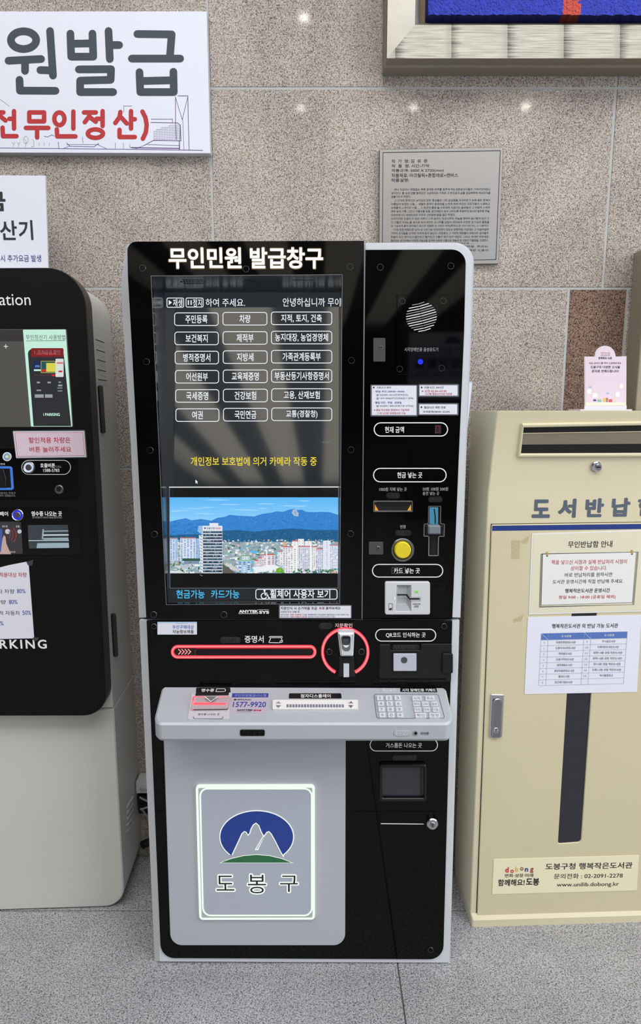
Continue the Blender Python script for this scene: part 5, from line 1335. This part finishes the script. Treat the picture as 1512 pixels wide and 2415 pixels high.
PT_ = ['예나 지금이나 변함없는 푸른 광대한 우주를 꿈꾸게 하는것은유년시절의 기억이었지않나', '생각된다. 흙 속에 반쯤 묻혀있던 사금파리의 기억은 그 주인공의 삶을 궁금해하며 역사의식을', '꿈틀거리게 하였다.', '그 인적의 흔적으로 남아있던 많은 형상들은 나의 궁금증을 자극하였고 손때 묻은 흔적이', '아름답게 보였던 시절..... 세월의 흔적이 환경감을 느끼게 하여 주었던 모든것들이 소중하고',
       '보배롭게 느껴지던 시절..... 그 유년의 틈엔 늘 수런대며 서성이는 솔바람과 그 바람에 스치며', '해와 달과 구름, 그리고 이름모를 빛들, 끝간데없이 눈이 시리도록 투명하게 빛나던 짙푸른 하늘', '무한하면서도 변화무쌍한 우주의 신비등에 몸을 떨곤 하였다.', '어리저리한 전설의 수 많은 자락이 스며 숨쉬던 당산나무며, 하늘을 향하여 높다랗게 섰다 간', '긴 시뻘건 저녁노을 속으로 녹아내리던 소나무를 넋없이 바라보며 아릿한 호기심과 떨림을',
       '내 가슴속에 옮겨 심어놓고 꿈으로 덧칠한 내 구원의 부적(符作)으로 각인시킨것도 그 시절이다.', '이제 한점 바람으로 남아 내 시린가슴 언저리에서 떠도는 망령처럼 서성대는 그 어슴어슴한', '기억의 조각들을 내 작은 우주에 옮겨 놓는다. 이곳에서 그 기억의 파편들이 퍼득이며 살아올라', '하늘이 되고 땅이되고 달이되고 별이되고 구름이 되어 비가 내린다. 그리고 작지만 무한대로', '열려있는 공간속에서 무한한 가능성을 꿈꾸며 사랑의 이름으로 하늘과 땅 사람의 어울림을 기대한다.']
for i, t in enumerate(PT_):
    v0 = 443 + i * 8.62 - (0 if i else 0); u0 = 923 if i not in (0, 3, 11) else 930
    u1 = {2: 968.5, 7: 1074}.get(i, 1157 - i * .35)
    a.text(PQ, t, u0 - i * .08, v0 + 1, u1, v0 + 6.8, d, INK2, .008, -.7)
a.text(PQ, '하늘과 산 그리고 살이므로 .....', 1022, 571.5, 1118, 576, d, INK2, .008); a.text(PQ, '도봉의 중심, 산자락을  휘감는', 1030, 578.5, 1151.5, 583.5, d, INK2, .008); a.text(PQ, '함께 어울리는 행복한 도봉의', 1040, 587.5, 1151.5, 592.5, d, INK2, .008)
tag(a.build('wall_plaque', smooth=False), 'brushed steel plaque of engraved text on the granite wall above the kiosk', 'plaque')

# framed painting
def frame_mat():
    m = bpy.data.materials.new('silver_leaf_frame'); m.use_nodes = True
    nt = m.node_tree; N = nt.nodes; lk = nt.links; b = N['Principled BSDF']; b.inputs['Metallic'].default_value = .55; b.inputs['Roughness'].default_value = .36
    tc = N.new('ShaderNodeTexCoord'); mp_ = N.new('ShaderNodeMapping'); mp_.inputs['Scale'].default_value = (12, 12, 380)
    no = N.new('ShaderNodeTexNoise'); no.inputs['Scale'].default_value = 1; no.inputs['Detail'].default_value = 4
    lk.new(tc.outputs['Object'], mp_.inputs['Vector']); lk.new(mp_.outputs['Vector'], no.inputs['Vector'])
    r = N.new('ShaderNodeValToRGB'); r.color_ramp.elements[0].position = .3; r.color_ramp.elements[1].position = .62
    r.color_ramp.elements[0].color = L4((112, 109, 98)); r.color_ramp.elements[1].color = L4((150, 148, 136))
    lk.new(no.outputs['Fac'], r.inputs['Fac'])
    # worn dark joints of the leaf squares every 12 cm
    sx_ = N.new('ShaderNodeSeparateXYZ'); lk.new(tc.outputs['Object'], sx_.inputs[0])
    ad = N.new('ShaderNodeMath'); ad.operation = 'ADD'; ad.inputs[1].default_value = 10 * .1375 - .333; lk.new(sx_.outputs['X'], ad.inputs[0])
    mo = N.new('ShaderNodeMath'); mo.operation = 'MODULO'; mo.inputs[1].default_value = .1375; lk.new(ad.outputs[0], mo.inputs[0])
    rr2 = N.new('ShaderNodeValToRGB'); el = rr2.color_ramp.elements; el[0].position = 0; el[0].color = (.05, .05, .05, 1); el[1].position = .42; q0 = el.new(.2); q0.color = (.1, .1, .1, 1); el[1].color = (1, 1, 1, 1)
    q1 = el.new(.90); q1.color = (1, 1, 1, 1); q2 = el.new(.99); q2.color = (.75, .75, .75, 1)
    dv = N.new('ShaderNodeMath'); dv.operation = 'DIVIDE'; dv.inputs[1].default_value = .1375; lk.new(mo.outputs[0], dv.inputs[0])
    no2 = N.new('ShaderNodeMath'); no2.operation = 'MULTIPLY_ADD'; no2.inputs[1].default_value = .40; lk.new(no.outputs['Fac'], no2.inputs[0]); lk.new(dv.outputs[0], no2.inputs[2])
    sb = N.new('ShaderNodeMath'); sb.operation = 'SUBTRACT'; sb.inputs[1].default_value = .18; lk.new(no2.outputs[0], sb.inputs[0]); lk.new(sb.outputs[0], rr2.inputs['Fac'])
    mx = N.new('ShaderNodeMix'); mx.data_type = 'RGBA'; mx.blend_type = 'MULTIPLY'; mx.inputs['Factor'].default_value = .85
    lk.new(r.outputs['Color'], mx.inputs['A']); lk.new(rr2.outputs['Color'], mx.inputs['B']); lk.new(mx.outputs['Result'], b.inputs['Base Color'])
    return m
FRM = frame_mat()
FRV = pm('silver_leaf_side', (178, 175, 164), .35, .5, vary=.12, vscale=25)
FRE = pm('frame_back_edge', (138, 131, 114), .5, .2, vary=.1, vscale=40)
YF = WY - .075
fo = on_y(912.5, 137.5, YF); fi = on_y(988, 54, YF + .03)
wx = fi.x - fo.x; hz = fi.z - fo.z
XR, ZR = fo.x + 1.3, fo.z + 1.0
paint = thing('framed_painting', (fo.x + .65, WY, fo.z), 'blue textured painting with red bar in a wide silver frame', 'picture')
def rect_ring(x0, z0, x1, z1, y): return [Vector((x0, y, z0)), Vector((x1, y, z0)), Vector((x1, y, z1)), Vector((x0, y, z1))]
a = MB()
RO = rect_ring(fo.x, fo.z, XR, ZR, YF); RM = rect_ring(fo.x + wx * .85, fo.z + hz * .85, XR - wx * .85, ZR - hz * .85, YF + .012); RI = rect_ring(fi.x, fi.z, XR - wx, ZR - hz, YF + .03)
for k, (r0, r1) in enumerate([(RO, RM), (RM, RI)]):
    for i in range(4):
        j = (i + 1) % 4
        a.add([r0[i], r0[j], r1[j], r1[i]], [(0, 1, 2, 3)], FRM if i in (0, 2) else FRV)
RB1 = rect_ring(fo.x, fo.z, XR, ZR, YF + .03); RB2 = rect_ring(fo.x - .004, fo.z - .005, XR + .004, ZR + .004, YF + .034); RB3 = rect_ring(fo.x - .004, fo.z - .005, XR + .004, ZR + .004, WY - .001)
a.loft([RO, RB1], FRE); a.loft([RB1, RB2, RB3], FRE)
a.build('frame', paint, 'wide silver leaf frame', smooth=False)
a = MB(); LIN_ = pm('liner_brown', (176, 148, 128), .7, vary=.05, vscale=60)
a.prism(Frame((0, YF + .05, 0), (1, 0, 0), (0, 0, 1)), [(fi.x - .005, fi.z - .005), (XR - wx, fi.z - .005), (XR - wx, ZR - hz), (fi.x - .005, ZR - hz)], -.015, 0, LIN_); a.build('liner', paint, 'brown liner board')
cb = on_y(1007.5, 51, YF + .022)
CB = pm('blue_paint', (34, 52, 178), .55, vary=.35, vscale=45, bump=1.0, bscale=210)
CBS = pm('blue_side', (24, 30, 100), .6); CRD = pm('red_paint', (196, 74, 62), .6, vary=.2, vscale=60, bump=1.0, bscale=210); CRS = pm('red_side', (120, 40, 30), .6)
for mm_ in (CB, CRD):
    for nd in mm_.node_tree.nodes:
        if nd.type == 'BUMP': nd.inputs['Distance'].default_value = .006
red0 = on_y(1321, 30, YF + .02).x; red1 = on_y(1358, 30, YF + .02).x
a = MB(); nx, nz = 150, 26; x1 = XR - wx - .03; z1 = cb.z + .16
rnd = random.Random(5)
gv = []
for j in range(nz + 1):
    for i in range(nx + 1):
        x_ = cb.x + (x1 - cb.x) * i / nx; z_ = cb.z + (z1 - cb.z) * j / nz
        edge = (j == 0 or i == 0)
        gv.append(Vector((x_ + (0 if edge else rnd.uniform(-.0006, .0006)), YF + .006 + (0.002 if edge else rnd.uniform(-.0009, .0009)), z_ + (0.012 if j == 0 else 0) + rnd.uniform(-.0015, .0015))))
for j in range(nz):
    for i in range(nx):
        k = j * (nx + 1) + i; xm = gv[k].x
        a.add([gv[k], gv[k + 1], gv[k + nx + 2], gv[k + nx + 1]], [(0, 1, 2, 3)], CRD if red0 < xm < red1 else CB)
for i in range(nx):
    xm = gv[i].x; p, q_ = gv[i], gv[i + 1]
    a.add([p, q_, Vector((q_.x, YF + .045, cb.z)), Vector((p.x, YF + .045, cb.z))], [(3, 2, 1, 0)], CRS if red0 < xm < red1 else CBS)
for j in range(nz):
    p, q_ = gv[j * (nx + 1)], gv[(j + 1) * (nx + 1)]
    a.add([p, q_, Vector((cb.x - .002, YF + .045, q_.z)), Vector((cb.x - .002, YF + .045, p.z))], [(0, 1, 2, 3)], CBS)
for xa, xb, mm_ in ((cb.x, red0, CB), (red0, red1, CRD), (red1, x1, CB)): a.box(xa, YF + .006, z1 - .002, xb, YF + .046, ZR - hz - .02, mm_)
a.build('canvas', paint, 'thickly painted blue canvas with a red bar', smooth=False)

# ------------------------------------------------------------------ cords in the gap
WPL = pm('white_plastic', (214, 212, 212), .4); BCB = pm('black_rubber', (14, 14, 15), .5)
p = on_y(335, 1847, 1.775)
a = MB(); xf = M.w((xr, 0), -.215).x + .006
a.box(xf, 1.752, p.z - .018, p.x + .10, 1.7985, p.z + .018, WPL); tag(a.build('power_strip'), 'white power strip on the wall between pay station and kiosk', 'power strip')
p2 = on_y(335, 1890, 1.78)
a = MB(); a.box(xf, 1.765, p2.z - .03, p2.x + .06, 1.7985, p2.z + .028, BCB); tag(a.build('power_adapter'), 'black power adapter box under the white power strip', 'adapter')
def cable(px, r, m_, nm, lab):
    pts = [on_y(u, v, y) for u, v, y in px]; dense = []
    for i in range(len(pts) - 1):
        for k in range(6):
            t = k / 6; p0, p1_, p2_, p3 = pts[max(i - 1, 0)], pts[i], pts[i + 1], pts[min(i + 2, len(pts) - 1)]
            dense.append(.5 * ((2 * p1_) + (p2_ - p0) * t + (2 * p0 - 5 * p1_ + 4 * p2_ - p3) * t * t + (3 * p1_ - p0 - 3 * p2_ + p3) * t ** 3))
    dense.append(pts[-1]); b = MB(); b.tube(dense, r, m_); tag(b.build(nm), lab, 'cable')
WC = pm('white_cable', (150, 148, 150), .5)
cable([(329, 1861, 1.74), (338, 1863, 1.74), (348, 1864, 1.74), (370, 1875, 1.75)], .0035, WC, 'white_cable', 'white cable running level just below the power strip')
cable([(329, 1880, 1.75), (338, 1885, 1.75), (350, 1890, 1.75), (375, 1898, 1.76)], .003, WC, 'white_cable', 'white cable sloping down across the black adapter')
cable([(331, 1908, 1.75), (337, 1907.5, 1.75), (344, 1905, 1.75), (372, 1896, 1.76)], .003, WC, 'white_cable', 'white cable rising across the foot of the adapter')
cable([(331, 1907, 1.755), (339, 1914, 1.755), (348, 1926, 1.76), (380, 1950, 1.77)], .003, WC, 'white_cable', 'lowest white cable dropping towards the floor behind the kiosk')
fp0 = on_floor(315, 2010)
cable([(335, 1994, 1.765), (340, 1991, 1.77), (345, 1989, 1.77), (350, 1986, 1.775), (380, 1975, 1.78)], .0115, BCB, 'black_cable', 'thick black cable at the wall foot between pay station and kiosk')

# sign across the hall, mirrored in the black glass
HS = pm('hall_sign_white', (214, 216, 220), .5); HBL = pm('hall_sign_blue', (40, 60, 140), .5)
q = on_y(1048, 857, 2 * KY + 5.0); zc2, cxs = q.z, q.x
HF = Frame((cxs, -5.0, zc2), (-1, 0, 0), (0, 0, 1))
a = MB()
def HR(x0, z0, x1, z1): return [(x0, z0), (x1, z0), (x1, z1), (x0, z1)]
a.prism(HF, HR(-.42, -.42, .42, .36), -.04, 0, HS, back=True)
a.prism(HF, HR(-.42, .17, .42, .185), None, .002, HBL); a.prism(HF, HR(-.42, -.2, .42, .155), None, .001, pm('hall_sign_pale', (168, 180, 206), .5))
co, fs, gw, gh = glyphs('종합상황실', .03)
a.add([HF.w((-.34 + .68 * x, -.06 + .13 * y), .003) for x, y in co], fs, INK)
co, fs, gw, gh = glyphs('Dobong-Gu Situation Room', .0)
a.add([HF.w((-.34 + .68 * x, -.15 + .05 * y), .003) for x, y in co], fs, INK2)
a.prism(HF, [(-.1 + .1 * math.cos(t / 12 * math.pi), .23 + .08 * math.sin(t / 12 * math.pi)) for t in range(0, 13)], None, .003, HBL)
a.box(cxs - .42, -5.16, 0, cxs + .42, -5.045, zc2 + .36, WALLP)
tag(a.build('hall_sign_board', smooth=False), 'white situation room sign board far across the lobby facing the kiosk', 'sign')

bpy.data.objects.remove(_to); bpy.data.scenes.remove(_ts)
